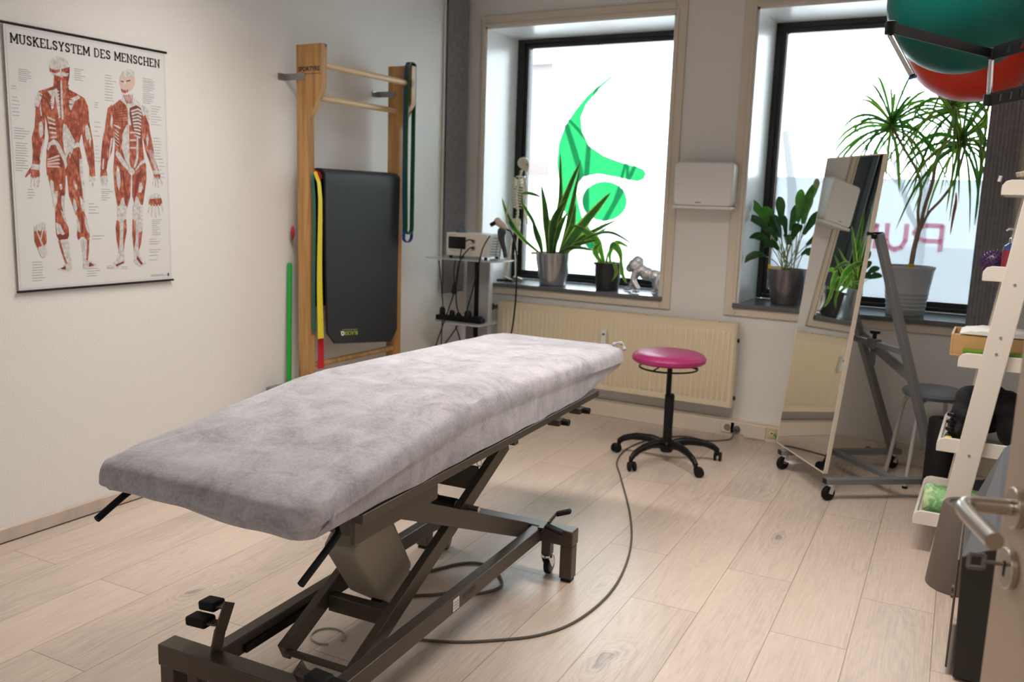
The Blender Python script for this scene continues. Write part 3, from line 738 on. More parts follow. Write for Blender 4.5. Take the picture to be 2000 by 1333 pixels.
# green symbol stuck to the first window
swoosh = [(.91, 2.271), (.809, 2.198), (.698, 2.116), (.605, 2.015), (.531, 1.911), (.485, 1.788), (.475, 1.646), (.496, 1.538), (.500, 1.45), (.537, 1.34), (.60, 1.23), (.68, 1.13), (.752, 1.062), (.80, 1.05), (.84, 1.085), (.815, 1.15), (.75, 1.20), (.69, 1.28), (.655, 1.38), (.638, 1.46), (.642, 1.506), (.687, 1.56), (.803, 1.579), (.957, 1.557), (1.089, 1.532), (1.136, 1.55), (1.149, 1.584), (1.13, 1.615), (1.085, 1.63), (.97, 1.657), (.835, 1.701), (.716, 1.77), (.664, 1.858), (.647, 1.962), (.682, 2.048), (.773, 2.148), (.864, 2.223)]
yf = GLY - .0045
lg = MB().add([(x, yf, z) for x, z in swoosh], [tuple(range(len(swoosh)))])
lg.add([(.855 + .168 * cos(a * pi / 20), yf, 1.393 + .135 * sin(a * pi / 20)) for a in range(40)], [tuple(range(40))])
tag(lg.build('symbol_film', M_green_film, w1, smooth=False), 'green swoosh and dot symbol film')
MB().add([(2.026, yf, .876), (3.189, yf, .876), (3.189, yf, 1.58), (2.026, yf, 1.58)], [(0, 1, 2, 3)]).build('frosted_film', M_frost, w2, smooth=False)
# lettering read from outside, so mirrored from the room
def stroke(mb, pts, w, y, mi=0):
    pts = [Vector((p[0], 0, p[1])) for p in pts]
    for a, b in zip(pts[:-1], pts[1:]):
        d = (b - a).normalized(); nn = Vector((-d.z, 0, d.x)) * (w / 2); d2 = d * (w * .2)
        mb.add([(v.x, y, v.z) for v in (a - nn - d2, b - nn + d2, b + nn + d2, a + nn - d2)], [(0, 1, 2, 3)], mi)
lt = MB(); yl = GLY + .0045
lt_P = [(2.985, 1.17), (2.985, 1.315), (2.90, 1.315), (2.855, 1.30), (2.84, 1.27), (2.86, 1.24), (2.90, 1.225), (2.985, 1.225)]
stroke(lt, lt_P, .028, yl)
stroke(lt, [(2.795, 1.315), (2.795, 1.22), (2.775, 1.18), (2.74, 1.165), (2.705, 1.18), (2.69, 1.22), (2.69, 1.315)], .028, yl)
stroke(lt, [(2.63, 1.17), (2.63, 1.31), (2.57, 1.23), (2.51, 1.31), (2.51, 1.17)], .028, yl)
tag(lt.build('lettering', M_pink_film, w2, smooth=False), 'pink lettering seen in reverse')

# radiator and its pipes
rad = thing('radiator', 'cream ribbed panel radiator on the wall under the left window', 'radiator', (1.17, D - .1, .2))
b = MB(); X0, X1, Z0, Z1, yb, yfr = .357, 1.985, .195, .70, D - .035, D - .105
b.box(X0 + .004, X1 - .004, yfr, yfr + .012, Z0, Z1); b.box(X0 + .01, X1 - .01, yb - .03, yb - .022, Z0 + .01, Z1 - .02)
n = 48; pw = (X1 - X0 - .05) / n
for i in range(n):
    xa = X0 + .025 + i * pw
    vs = []
    for z, inset in ((Z0 + .035, 0), (Z0 + .05, 1), (Z1 - .06, 1), (Z1 - .045, 0)):
        d = .007 * inset
        vs += [(xa + pw * .14, yfr + .0005, z), (xa + pw * .30, yfr - d, z), (xa + pw * .70, yfr - d, z), (xa + pw * .86, yfr + .0005, z)]
    fs = [(r * 4 + k, r * 4 + k + 1, r * 4 + 5 + k, r * 4 + 4 + k) for r in range(3) for k in range(3)]
    b.add(vs, fs)
b.build('front_panel', M_cream, rad, bevel=0)
g = MB()
g.box(X0, X1, yfr - .002, yfr + .006, Z1 - .004, Z1 + .004).box(X0, X1, yb - .012, yb - .004, Z1 - .004, Z1 + .004)
for i in range(15): x = X0 + .006 + i * (X1 - X0 - .018) / 14; g.box(x, x + .008, yfr, yb - .01, Z1 - .002, Z1 + .004)
for i in range(3): g.box(X0, X1, yfr + .02 + i * .014, yfr + .023 + i * .014, Z1 - .012, Z1 - .002)
g.build('top_grille', M_cream, rad)
for xa in (X0 - .002, X1 - .006): MB().box(xa, xa + .008, yfr, yb - .006, Z0, Z1).build('side_cover', M_cream, rad)
MB().box(1.135, 1.168, yfr - .03, yfr - .006, .49, .585).box(1.142, 1.160, yfr - .032, yfr - .03, .555, .565, mi=1).build('heat_meter', [M_white, M_black], rad, bevel=.002)
vv = MB().cyl((.30, D - .075, .655), (.357, D - .075, .655), .012).cyl((.25, D - .075, .655), (.30, D - .075, .655), .024).cyl((.30, D - .075, .655), (.30, D - .02, .655), .010)
vv.build('valve', mat('dark_valve', (.10, .07, .06), .5), rad)
for zp in (.25, .60): MB().cyl((1.987, D - .07, zp), (1.996, D - .07, zp), .012).build('plug', M_black, rad)
for xa in (.55, 1.75): MB().box(xa, xa + .02, D - .04, D - .001, .30, .62).build('wall_bracket', M_cream, rad)

# dark ribbed blinds pushed to both sides
def pleat(name, a, b, z0, z1, amp, per, label, group='ribbed curtain panels beside the windows'):
    a = Vector((*a, 0)); b = Vector((*b, 0)); L = (b - a).length; d = (b - a) / L; nn = Vector((-d.y, d.x, 0)); k = int(L / per * 2)
    front = [a + d * (L * i / k) + nn * (amp * (1 if i % 2 else -1)) for i in range(k + 1)]
    m = MB(); vs = [(p.x, p.y, z0) for p in front] + [(p.x, p.y, z1) for p in front]; N = k + 1
    back = [p + nn * .003 for p in front]; vs += [(p.x, p.y, z0) for p in back] + [(p.x, p.y, z1) for p in back]
    fs = [(i, i + 1, N + i + 1, N + i) for i in range(k)] + [(2 * N + i, 3 * N + i, 3 * N + i + 1, 2 * N + i + 1) for i in range(k)]
    fs += [(i, 2 * N + i, 2 * N + i + 1, i + 1) for i in range(k)] + [(N + i, N + i + 1, 3 * N + i + 1, 3 * N + i) for i in range(k)] + [(0, N, 3 * N, 2 * N), (k, 2 * N + k, 3 * N + k, N + k)]
    m.add(vs, fs)
    r = thing(name, label, 'curtain', ((a.x + b.x) / 2, (a.y + b.y) / 2, z0), 0, group)
    m.build('cloth', M_ribbed, r, smooth=False)
    MB().beam((a.x, a.y, z1 + .012), (b.x, b.y, z1 + .012), .03, .024).build('head_rail', M_white, r)
    MB().beam((a.x, a.y, z0 - .006), (b.x, b.y, z0 - .006), .014, .010).build('weight_bar', M_grey, r)
    return r
c1 = pleat('curtain', (.022, 4.925), (.026, 5.165), .752, CZ - .03, .006, .014, 'dark grey ribbed curtain panel pushed into the corner left of the left window')
MB().box(.004, .014, 4.905, 4.917, .752, CZ - .03).build('lit_wall_strip', M_white, c1)  # white strip put in for the window light on the wall beside the curtain
pleat('curtain', (3.172, 5.165), (3.325, 5.150), .765, CZ - .03, .005, .0175, 'dark grey ribbed curtain panel beside the right window, behind the white shelf')

# wall sockets in the skirting
def socket(x, z, label, kind='round'):
    m = MB()
    t = thing('wall_socket', label, 'socket', (x, D - .03, z), 0, 'round sockets in the skirting')
    m.prism(rrect(x - .04, x + .04, z - .033, z + .037, .006), 'y', D - .036, D - .028).build('plate', M_trim, t, bevel=.001)
    MB().lathe([(.0205, -.0002), (.0205, -.003), (.0185, -.003), (.0175, .0015)], (x, D - .036, z), 20, 'y').build('recess', mat('socket_inner', (.30, .22, .15), .5), t)
    return t
socket(1.955, .058, 'cream round wall socket left in the skirting, left neighbour of the plugged one')
sk = socket(2.014, .056, 'cream wall socket with a dark grey plug in it, right of the radiator')
pl = thing('power_plug', 'dark grey plug of the couch cable in the skirting socket', 'plug', (2.014, D - .06, .056))
MB().lathe([(.0195, -.002), (.0195, -.02), (.014, -.03), (.006, -.034)], (2.014, D - .037, .056), 20, 'y').build('body', mat('plug_grey', (.08, .085, .09), .5), pl)
MB().lathe([(.006, -.036), (.004, -.05)], (2.014, D - .035, .056), 12, 'y').build('strain_relief', M_black, pl)
cp_ = thing('cover_plate', 'blank cream cover box on the skirting beside the socket', 'cover', (2.12, D - .03, .05))
MB().box(2.052, 2.185, D - .036, D - .029, .012, .095).build('lid', M_trim, cp_, bevel=.002)
MB().cyl((2.118, D - .037, .054), (2.118, D - .0362, .054), .003).build('screw', M_steel, cp_)
ds = thing('data_socket', 'small yellowed data socket in the skirting next to the mirror', 'socket', (2.222, D - .03, .062))
MB().box(2.197, 2.247, D - .036, D - .029, .034, .088).build('plate', mat('yellowed', (.62, .52, .22), .5), ds, bevel=.001)
MB().box(2.210, 2.234, D - .0375, D - .0362, .055, .072).box(2.215, 2.229, D - .038, D - .0376, .058, .066, mi=1).build('jack', [M_white, M_black], ds)
gc = MB().tube(spline([(2.238, D - .045, .06), (2.262, D - .07, .045), (2.27, D - .06, .022), (2.29, D - .05, .008)], 6), .006)
solo(gc, 'data_plug', mat('green_plug', (.03, .28, .06), .5), 'short green cable end hanging at the data socket beside the mirror', 'cable', (2.26, D - .06, .02))
socket(2.76, .056, 'cream round wall socket seen under the mirror stand, behind its back foot')

# outside: ground, pale building, bare trees
struct(MB().box(-30, 40, D + .56, 60, -.9, -.8), 'ground', mat('paving', (.52, .52, .52), .9), smooth=False)
ob = thing('building', 'pale pink building seen through the left edge of the left window', 'building', (-7, 16, -.8))
MB().prism([(-12, 14), (-3.8, 14), (-6.4, 19), (-12, 19)], 'z', -.8, 3.7).build('facade', mat('pink_render', (.185, .150, .145), .9), ob, smooth=False)
MB().prism([(-12.1, 13.9), (-3.75, 13.9), (-6.4, 19.1), (-12.1, 19.1)], 'z', 3.7, 3.8).build('roof_edge', mat('roof_grey', (.30, .30, .31), .8), ob, smooth=False)
solo(MB().box(-12, -3.3, 12.6, 13.0, -.8, 1.75), 'garden_wall', mat('white_render', (.75, .75, .74), .9), 'white wall in front of the pale building outside the left window', 'wall', (-7, 12.8, -.8), smooth=False)
M_tree = mat('tree_bark', (.24, .23, .23), .9)
def tree(seed, x, y, h, label, lean=0, dep=4, mt=None):
    rnd = random.Random(seed); m = MB()
    def grow(p, d, r, L, dep):
        pts = [p]; rr = [r]
        for i in range(5):
            d = (d + Vector((rnd.uniform(-.18, .18), rnd.uniform(-.18, .18), rnd.uniform(-.02, .12)))).normalized()
            p = p + d * L / 5; pts.append(p); rr.append(r * (1 - .11 * (i + 1)))
        m.tube(pts, rr, 7)
        if dep:
            for k in range(2):
                q = pts[2 + k] if k < 3 else pts[-1]
                nd = (d + Vector((rnd.uniform(-.9, .9), rnd.uniform(-.7, .7), rnd.uniform(.0, .6)))).normalized()
                grow(q, nd, r * rnd.uniform(.4, .6), L * rnd.uniform(.6, .8), dep - 1)
    grow(Vector((x, y, -.8)), Vector((lean, 0, 1)), .085, h, dep)
    solo(m, 'bare_tree', mt or M_tree, label, 'tree', (x, y, -.8), group='bare trees outside the windows')
tree(4, -1.97, 12.5, 3.4, 'bare winter tree outside behind the green symbol of the left window', 0, 2)
tree(11, 1.55, 9.5, 3.0, 'bare branching tree outside at the left edge of the right window', -.05, 4, mat('dark_tree_bark', (.125, .12, .12), .9))
tree(23, 2.1, 15.5, 3.0, 'bare tree outside in the middle of the right window', 0, 4, mat('dark_tree_bark', (.125, .12, .12), .9))

# ------------------------------------------------------------------ treatment couch (local: u across, v along towards the window, z up)
CT = thing('treatment_couch', 'grey brown metal treatment couch with scissor lift and brake pedals', 'treatment table', (1.745, 2.1, 0), .06, local=True)
TH = .06; OO = Vector((1.745, 2.1, 0))
def tw(u, v, z): return (OO.x + u * cos(TH) - v * sin(TH), OO.y + u * sin(TH) + v * cos(TH), z)
for v0, v1 in ((-.645, -.585), (.645, .705)):
    MB().box(-.335, .335, v0, v1, .14, .20).build('cross_bar', M_bronze, CT, bevel=.004)
    vm = (v0 + v1) / 2
    for s in (-1, 1):
        lg = MB().box(s * .285, s * .333, vm - .025, vm + .025, .012, .139).build('leg', M_bronze, CT, bevel=.003)
        MB().box(s * .289, s * .329, vm - .02, vm + .02, 0, .0118).build('rubber_foot', M_blacksoft, lg, bevel=.002)
        # castor: square post, swivel head, wheel
        cu = s * .225
        cs = MB().box(cu - .018, cu + .018, vm - .018, vm + .018, .085, .139).build('caster_post', M_bronze, CT, bevel=.002)
        hd = MB().lathe([(.012, .084), (.022, .083), (.024, .076), (.018, .070)], (cu, vm, 0), 18)
        oy = .022
        for k in (-1, 1): hd.prism([(vm - .02, .078), (vm + .02, .078), (vm + oy + .016, .040), (vm + oy - .006, .026), (vm - .006, .054)], 'x', cu + k * .016, cu + k * .0135)
        hd.build('swivel_fork', M_chrome, cs)
        MB().lathe([(.010, -.012), (.028, -.012), (.0295, -.011), (.0295, .011), (.028, .012), (.010, .012)], (cu, vm + oy, .0362), 24, 'x').build('wheel', mat('grey_rubber', (.13, .13, .14), .5), cs)
        tz = MB().lathe([(.0297, -.0095), (.036, -.008), (.036, .008), (.0297, .0095)], (cu, vm + oy, .0363), 24, 'x', closed=True).build('tyre', M_blacksoft, cs)
for s in (-1, 1):
    MB().box(s * .172, s * .212, -.584, .644, .145, .197).build('base_rail', M_bronze, CT, bevel=.003)
    MB().box(s * .160, s * .1715, -.50, .10, .150, .172).build('guide_track', M_black, CT, bevel=.001)
# brake pedals: angled plates with black caps, at three corners in view plus the fourth
def pedal(u, v, s, vd):
    p = MB().beam((u, v, .19), (u + s * .0, v + vd * .02, .255), .006, .040, up=(0, 1, 0)).beam((u, v + vd * .02, .25), (u + s * .0, v + vd * .055, .315), .006, .040, up=(0, 1, 0))
    o = p.build('pedal_bracket', M_bronze, CT, bevel=.001)
    for dz, dv, du in ((.272, vd * .015, .068), (.304, vd * .05, .056)):
        MB().beam((u, v + dv, dz), (u + s * .035, v + dv, dz - .004), .030, .006).build('lever', M_bronze, o, bevel=.001)
        MB().beam((u + s * .03, v + dv, dz - .004), (u + s * (.03 + du), v + dv, dz - .008), .046, .026).build('rubber_cap', M_blacksoft, o, bevel=.006)
pedal(-.175, -.60, -1, 1)
pedal(.19, -.66, 1, -1)
def low_pedal(u, v, s):
    o = MB().beam((u, v, .18), (u + s * .035, v, .235), .006, .05, up=(0, 1, 0)).box(u - .01, u + .045 * s, v - .025, v + .01, .198, .204).build('pedal_bracket', M_bronze, CT, bevel=.001)
    a = MB().beam((u + s * .028, v - .01, .225), (u + s * .055, v + .0, .262), .026, .006).build('lever', M_bronze, o, bevel=.001)
    MB().beam((u + s * .052, v, .258), (u + s * .105, v + .012, .276), .030, .016).build('rubber_cap', M_blacksoft, o, bevel=.006)
    MB().beam((u + s * .025, v - .035, .222), (u + s * .095, v - .03, .203), .034, .014).build('rubber_cap', M_blacksoft, o, bevel=.006)
low_pedal(.215, .645, 1); low_pedal(-.215, .645, -1)
# scissor arms
for s in (-1, 1):
    MB().beam((s * .118, -.40, .115), (s * .118, .50, .540), .028, .052).build('lift_arm', M_bronze, CT, bevel=.002)
    MB().beam((s * .154, -.27, .555), (s * .154, .615, .185), .026, .058).build('lift_arm', M_bronze, CT, bevel=.002)
    MB().box(s * .236, s * .250, -.575, -.19, .572, .634).build('side_plate', M_bronze, CT, bevel=.001)
    MB().box(s * .2352, s * .2512, -.535, -.235, .618, .621).build('plate_slot', M_black, CT)
    MB().box(s * .255, s * .290, -.60, .98, .640, .664).build('frame_rail', M_bronze, CT, bevel=.002)
    LP = [(.225, -.615, .632), (.245, -.635, .630), (.252, -.655, .618), (.252, -.775, .556)] if s > 0 else [(-.262, -.70, .655), (-.28, -.72, .662), (-.296, -.745, .660), (-.30, -.838, .618)]
    MB().tube(spline(LP, 5), [.006] * 8 + [.0085] * 8, 10).build('release_lever', M_blacksoft, CT)
    for v in (.57, .77):
        hb = MB().box(s * .262, s * .305, v - .03, v + .02, .618, .639).build('side_clamp', M_bronze, CT, bevel=.001)
        MB().cyl((s * .306, v, .629), (s * .332, v, .629), .012).build('clamp_knob', M_black, hb, bevel=.002)
for q_ in ((-.235, .235, -.56, -.53, .585, .633), (-.25, .25, .30, .33, .60, .64), (-.25, .25, .93, .97, .632, .662)): MB().box(*q_).build('frame_cross_member', M_bronze, CT, bevel=.002)
MB().cyl((-.112, -.395, .118), (.112, -.395, .118), .010).build('spacer_rod', M_bronze, CT)
MB().beam((-.103, -.20, .190), (.103, -.20, .190), .035, .05).build('arm_brace', M_bronze, CT, bevel=.002)
MB().beam((-.103, .33, .455), (.103, .33, .455), .012, .085).build('arm_brace', M_bronze, CT, bevel=.002)
MB().cyl((-.17, .215, .395), (.17, .215, .395), .009).build('pivot_axle', M_steel, CT)
rl = MB().cyl((.0, .215, .395), (.086, .215, .395), .021).build('pivot_roller', M_black, CT, bevel=.002)
MB().cyl((.0862, .215, .395), (.0885, .215, .395), .016).build('end_cap', M_cream, rl)
# motor housing, a tapered beige box hanging down from the frame
mh = MB().prism([(-.30, .405), (-.175, .225), (-.065, .150), (.02, .255), (-.085, .43), (-.20, .50)], 'x', -.065, .045)
mh.build('motor_housing', mat('housing_beige', (.30, .27, .22), .5), CT, bevel=.016, seg=3)
MB().cyl((-.02, -.10, .165), (.02, -.10, .165), .022).cyl((.0, -.085, .17), (.0, -.14, .13), .014).build('motor_pivot', M_black, CT)
lk = MB(); lk.box(.2125, .2133, -.022, .016, .152, .190)
for i in range(3): lk.box(.2133, .2137, -.018 , .012, .159 + i * .009, .163 + i * .009, mi=1)
lk.build('rating_label', [M_paper, M_grey_ink], CT)
tx = MB(); place_text(tx, 'PHYSIO', .026, (.2131, .085, .174), (0, 1, 0), (0, 0, 1), bold=.0004)
place_text(tx, 'TECHNIK', .009, (.2131, .085, .156), (0, 1, 0), (0, 0, 1))
tag(tx.build('brand_print', M_black_ink, CT, smooth=False), 'dark lettering on the rail')
MB().tube([(.27 + .008 * cos(t), .015, .622 + .010 * sin(t)) for t in [i * pi / 6 for i in range(12)]], .0015, 6, closed=True).build('key_ring', M_chrome, CT)
# padded top under the cover: two sections
pd = MB()
for (v0, za, v1, zb) in ((-.76, .745, -.04, .825), (-.01, .83, 1.25, .785)):
    vs = []
    for v, z in ((v0, za), (v1, zb)):
        vs += [(-.315, v, z - .065), (.245, v, z - .065), (.225, v, z - .022), (-.315, v, z - .022)]
    pd.add(vs, [(0, 1, 2, 3), (7, 6, 5, 4), (0, 4, 5, 1), (1, 5, 6, 2), (2, 6, 7, 3), (3, 7, 4, 0)])
pd.build('padding', mat('upholstery', (.10, .11, .14), .5), CT, bevel=.01)
pf = MB()
for s in (-1, 1):
    for v, zt in ((-.5, .715), (.2, .758), (.8, .735)): pf.box(s * .258, s * .272, v - .01, v + .01, .662, zt)
pf.build('padding_strut', M_bronze, CT)

def sstep(a, b, x):
    t = max(0, min(1, (x - a) / (b - a))); return t * t * (3 - 2 * t)
# velour cover
def ztop(v):
    if v < -.02: t = (v + .812) / .786; z = .758 + (.843 - .758) * t
    else: t = (v + .026) / 1.331; z = .843 - .041 * t
    return z - .006 * math.exp(-((v + .026) / .03) ** 2)
def hem(v, u):
    z = .668
    if v > .72: z += .055 * min(1, (v - .72) / .5) ** 1.4
    z += .016 * sstep(.15, -.15, u)
    return z
def cover():
    w, vc, hl, uc = .322, .2465, 1.062, -.021
    N = 288
    CNT = [40, 17, 70, 17, 40, 17, 70, 17]
    def outline(k, inset):
        W_, H_ = w - inset, hl - inset
        R4 = [max(.012, q - inset) for q in (.055, .10, .11, .050)]      # near right, far right, far left, near left
        i = 0
        while k >= CNT[i]: k -= CNT[i]; i += 1
        f = (k + .5 * (i % 2)) / CNT[i]
        if i % 2: f = (k + .0) / CNT[i]
        nr, frr, fl, nl = R4
        if i == 0: return (-(W_ - nl) + (2 * W_ - nl - nr) * f, -H_)
        if i == 2: return (W_, -(H_ - nr) + (2 * H_ - nr - frr) * f)
        if i == 4: return ((W_ - frr) - (2 * W_ - fl - frr) * f, H_)
        if i == 6: return (-W_, (H_ - fl) - (2 * H_ - fl - nl) * f)
        cx, cy, a0, rr = [(W_ - nr, -(H_ - nr), -90, nr), (W_ - frr, H_ - frr, 0, frr), (-(W_ - fl), H_ - fl, 90, fl), (-(W_ - nl), -(H_ - nl), 180, nl)][i // 2]
        a = radians(a0 + 90 * f); return (cx + rr * cos(a), cy + rr * sin(a))
    def wrk(u, v, z, side):
        p = Vector((u * 5, v * 3.2, z * 4)); d = noise.noise(p) * .0035
        # pulls running from the two left and right corners
        for cu, cv, dirx, diry, amp in ((-.34, -.80, .35, 1, .006), (.30, 1.28, -.18, -1, .006), (.30, -.80, -.1, 1, .004), (-.34, 1.28, .3, -1, .003)):
            ru, rv = u - uc - cu, v - cv; L = hypot(dirx, diry); al = (ru * dirx + rv * diry) / L; ac = (ru * -diry + rv * dirx) / L
            if al > 0: d += amp * sin(ac * 95 / (1 + al * 1.2)) * math.exp(-al * 2.6) * math.exp(-(ac / (.05 + al * .25)) ** 2) * min(1, al * 14)
        return d
    vs = []; fs = []; rings = []
    def addring(pts): rings.append([len(vs) + i for i in range(len(pts))]); vs.extend(pts)
    prof = [('t', .30), ('t', .295), ]
    R = 20
    for j in range(R + 1):       # top, from near the middle line outwards
        f = j / R; ins = .305 * (1 - f) ** 1.0
        pts = []
        for k in range(N):
            x, y = outline(k, ins + .012)
            x *= 1 - .10 * (x > 0) * math.exp(-((y + .05) / .55) ** 2) * (1 - ins / .35)
            u, v = x + uc, y + vc; z = ztop(v)
            edge = sstep(.075, 0, ins + .008); z -= .015 * edge * edge
            # dimple at the right end of the fold
            z += -.012 * math.exp(-((u - .25) / .05) ** 2 - ((v + .03) / .05) ** 2) + .008 * math.exp(-((u - .24) / .05) ** 2 - ((v + .10) / .05) ** 2)
            z += wrk(u, v, z, 0) * .8
            pts.append((u, v, z))
        addring(pts)
    for j, (o, dz) in enumerate(((-.006, .022), (-.001, .032), (.002, .046), (.003, .063))):
        pts = []
        for k in range(N):
            x, y = outline(k, -o); x *= 1 - (.09 - dz * .55) * (x > 0) * math.exp(-((y + .05) / .55) ** 2); u, v = x + uc, y + vc; pts.append((u, v, ztop(v) - dz + wrk(u, v, 0, 1) * .5))
        addring(pts)
    S = 7
    for j in range(1, S + 1):
        f = j / S; pts = []
        for k in range(N):
            x, y = outline(k, .0 + .010 * f + .004); x *= 1 - .055 * (x > 0) * (1 - f) ** 1.3 * math.exp(-((y + .05) / .55) ** 2); u, v = x + uc, y + vc
            z0 = ztop(v) - .064; z1 = hem(v, u); z = z0 + (min(z1, z0 - .015) - z0) * f
            wv = noise.noise(Vector((u * 7, v * 7, 3 + f))) * .007 * f
            nx, ny = (x, 0) if abs(x) > w - .05 else (0, y); L = hypot(nx, ny) or 1
            pts.append((u + nx / L * wv, v + ny / L * wv, z + noise.noise(Vector((u * 9, v * 9, 7))) * .004 * f))
        addring(pts)
    pts = []
    for k in range(N):
        x, y = outline(k, .045); u, v = x + uc, y + vc; pts.append((u, v, min(hem(v, u), ztop(v) - .079) - .002))
    addring(pts)
    for a, b_ in zip(rings[:-1], rings[1:]):
        for k in range(N): k2 = (k + 1) % N; fs.append((a[k], a[k2], b_[k2], b_[k]))
    # close the middle strip
    c = rings[0]; i = 0
    fs.append(tuple(c[::-1]))
    m = MB().add(vs, fs); return m
cv = cover(); cv.v = [(v[0], v[1], v[2]) for v in cv.v]
co = cv.build('couch_cover', M_velour); co.location = (1.745, 2.1, 0); co.rotation_euler = (0, 0, TH)
co.data.polygons.foreach_set('use_smooth', [True] * len(co.data.polygons))
tag(co, 'pale lilac grey velour cover stretched over the treatment couch', 'cover')
rb = MB().tube(spline([(.243, 1.252, .80), (.262, 1.262, .812), (.285, 1.262, .806), (.298, 1.250, .786)], 5), [.006 + .003 * sin(i) for i in range(16)], 8)
rb.build('gathered_corner', M_velour, co)
rb3 = MB().tube(spline([(.286, -.70, .742), (.300, -.725, .71), (.302, -.74, .69), (.292, -.765, .675)], 5), [.002, .003, .004, .005, .006, .006, .006, .006, .006, .006, .006, .005, .005, .004, .003, .002], 8)
rb3.build('gathered_corner', M_velour, co)

# cables on the floor
M_cab = mat('brown_cable', (.10, .085, .07), .6)
solo(MB().tube(spline([(2.014, D - .082, .054), (2.012, D - .10, .035), (1.99, 5.078, .006), (1.885, 4.981, .005), (1.74, 4.99, .005), (1.60, 4.80, .005), (1.555, 4.55, .005), (1.60, 4.28, .005), (1.716, 4.044, .005), (1.95, 3.581, .005), (2.089, 3.246, .005), (2.171, 2.944, .005), (2.198, 2.708, .005), (2.179, 2.495, .005), (2.118, 2.353, .005), (2.009, 2.244, .005), (1.90, 2.165, .005), (1.75, 2.10, .005)], 10), .0045, 8), 'power_cable', M_cab, 'long grey brown cable curving over the floor from the wall socket to the couch', 'cable', (2.1, 3.2, 0))
solo(MB().tube(spline([(1.43, 2.48, .006), (1.539, 2.551, .006), (1.608, 2.68, .006), (1.679, 2.727, .006), (1.76, 2.70, .006), (1.84, 2.60, .006), (1.80, 2.50, .006), (1.728, 2.47, .006), (1.678, 2.413, .006), (1.60, 2.338, .006), (1.56, 2.20, .006)], 10), .0055, 8), 'control_cable', M_cab, 'brown cable loop lying on the floor under the couch', 'cable', (1.6, 2.6, 0))
solo(MB().tube([(1.555 + .055 * cos(t), 1.99 + .05 * sin(t), .004) for t in [i * 2 * pi / 22 for i in range(20)]], .003, 8), 'thin_cable', mat('grey_cable', (.30, .32, .30), .5), 'small loop of thin grey cable on the floor under the couch motor', 'cable', (1.55, 2.0, 0))

# ------------------------------------------------------------------ roller stool
st = thing('roller_stool', 'round magenta stool on black star base with castors, by the radiator', 'stool', (1.815, 4.455, 0))
cx, cy = 1.815, 4.455
def L2(prof, n=40): return MB().lathe(prof, (cx - .018, cy, 0), n)
L2([(0, .606), (.10, .6065), (.165, .604), (.187, .594), (.198, .578), (.195, .560), (.180, .549), (.15, .545), (0, .545)], 48).build('seat', mat('magenta_vinyl', (.42, .028, .16), .38, spec=.5), st)
rg = MB().tube([(cx - .018 + .155 * cos(t), cy + .155 * sin(t), .520) for t in [i * 2 * pi / 40 for i in range(40)]], .005, 8, closed=True)
for a in (.3, 2.4, 4.5): rg.tube([(cx - .018 + .155 * cos(a), cy + .155 * sin(a), .520), (cx - .018 + .06 * cos(a), cy + .06 * sin(a), .542)], .004, 8)
rg.build('height_ring', M_black, st)
MB().lathe([(.014, .38), (.014, .544)], (cx - .009, cy, 0), 18).build('piston', M_black, st)
MB().lathe([(.024, .10), (.026, .37), (.022, .378), (.014, .38)], (cx, cy, 0), 22).build('column', M_black, st)
MB().lathe([(.030, .055), (.042, .075), (.042, .105), (.030, .118), (.026, .12)], (cx, cy, 0), 22).build('hub', M_black, st)
for k in range(5):
    a = radians(177 + 72 * k); d = Vector((cos(a), sin(a), 0)); P = lambda r, z: Vector((cx, cy, 0)) + d * r + Vector((0, 0, z))
    arm = MB().tube(spline([P(.03, .098), P(.10, .112), (P(.19, .106)), P(.255, .085), P(.285, .062)], 5), [.024] * 6 + [.021] * 5 + [.018] * 5 + [.016] * 5, 12, flat=.8).build('base_arm', M_black, st)
    q = P(.285, 0); sd = Vector((-d.y, d.x, 0)); ra = a + 1.1; rd = Vector((cos(ra), sin(ra), 0)); c2 = q + rd * .018; ax = Vector((-rd.y, rd.x, 0))
    h = MB().cyl(q + Vector((0, 0, .050)), q + Vector((0, 0, .066)), .012, n=12)
    h.beam(q + Vector((0, 0, .045)) - rd * .012, c2 + Vector((0, 0, .040)) + rd * .012, .016, .022).build('caster_hood', M_black, arm, bevel=.004) if False else None
    hh = MB(); hh.cyl(q + Vector((0, 0, .044)), q + Vector((0, 0, .066)), .011, n=12); hh.beam(q + Vector((0, 0, .042)) - rd * .010, c2 + Vector((0, 0, .038)) + rd * .014, .012, .018)
    hood = sub(hh, 'caster_hood', M_black, arm, st, bevel=.003)
    ww_ = MB()
    for e in (-1, 1): ww_.cyl(c2 + ax * (e * .008) + Vector((0, 0, .0255)), c2 + ax * (e * .020) + Vector((0, 0, .0255)), .0255, n=22)
    sub(ww_, 'caster_wheel', M_blacksoft, arm, st, bevel=.003)

# ------------------------------------------------------------------ wall bars
wb = thing('wall_bars', 'pine wall bars ladder fixed to the left wall with metal brackets', 'wall bars', (.1, 3.86, 0))
prof = [(.075, 0), (.155, 0), (.155, 1.51), (.157, 1.77), (.242, 1.913), (.243, 2.126), (.075, 2.126)]
prof = [(.075, 0), (.155, 0), (.157, 1.765), (.242, 1.913), (.243, 2.126), (.075, 2.126)]
for (ya, yb_) in ((3.461, 3.503), (4.225, 4.267)):
    po = MB().prism(prof, 'y', ya, yb_).build('post', M_pine, wb, bevel=.003)
    br = MB().box(.001, .005, ya - .055, ya - .002, 1.952, 1.985).box(.003, .132, ya - .0045, ya - .0008, 1.952, 1.985).cyl((.118, ya - .0046, 1.968), (.118, ya - .0075, 1.968), .005)
    sub(br, 'bracket', mat('zinc', (.34, .34, .32), .4, metal=.8), po, wb, bevel=.001)
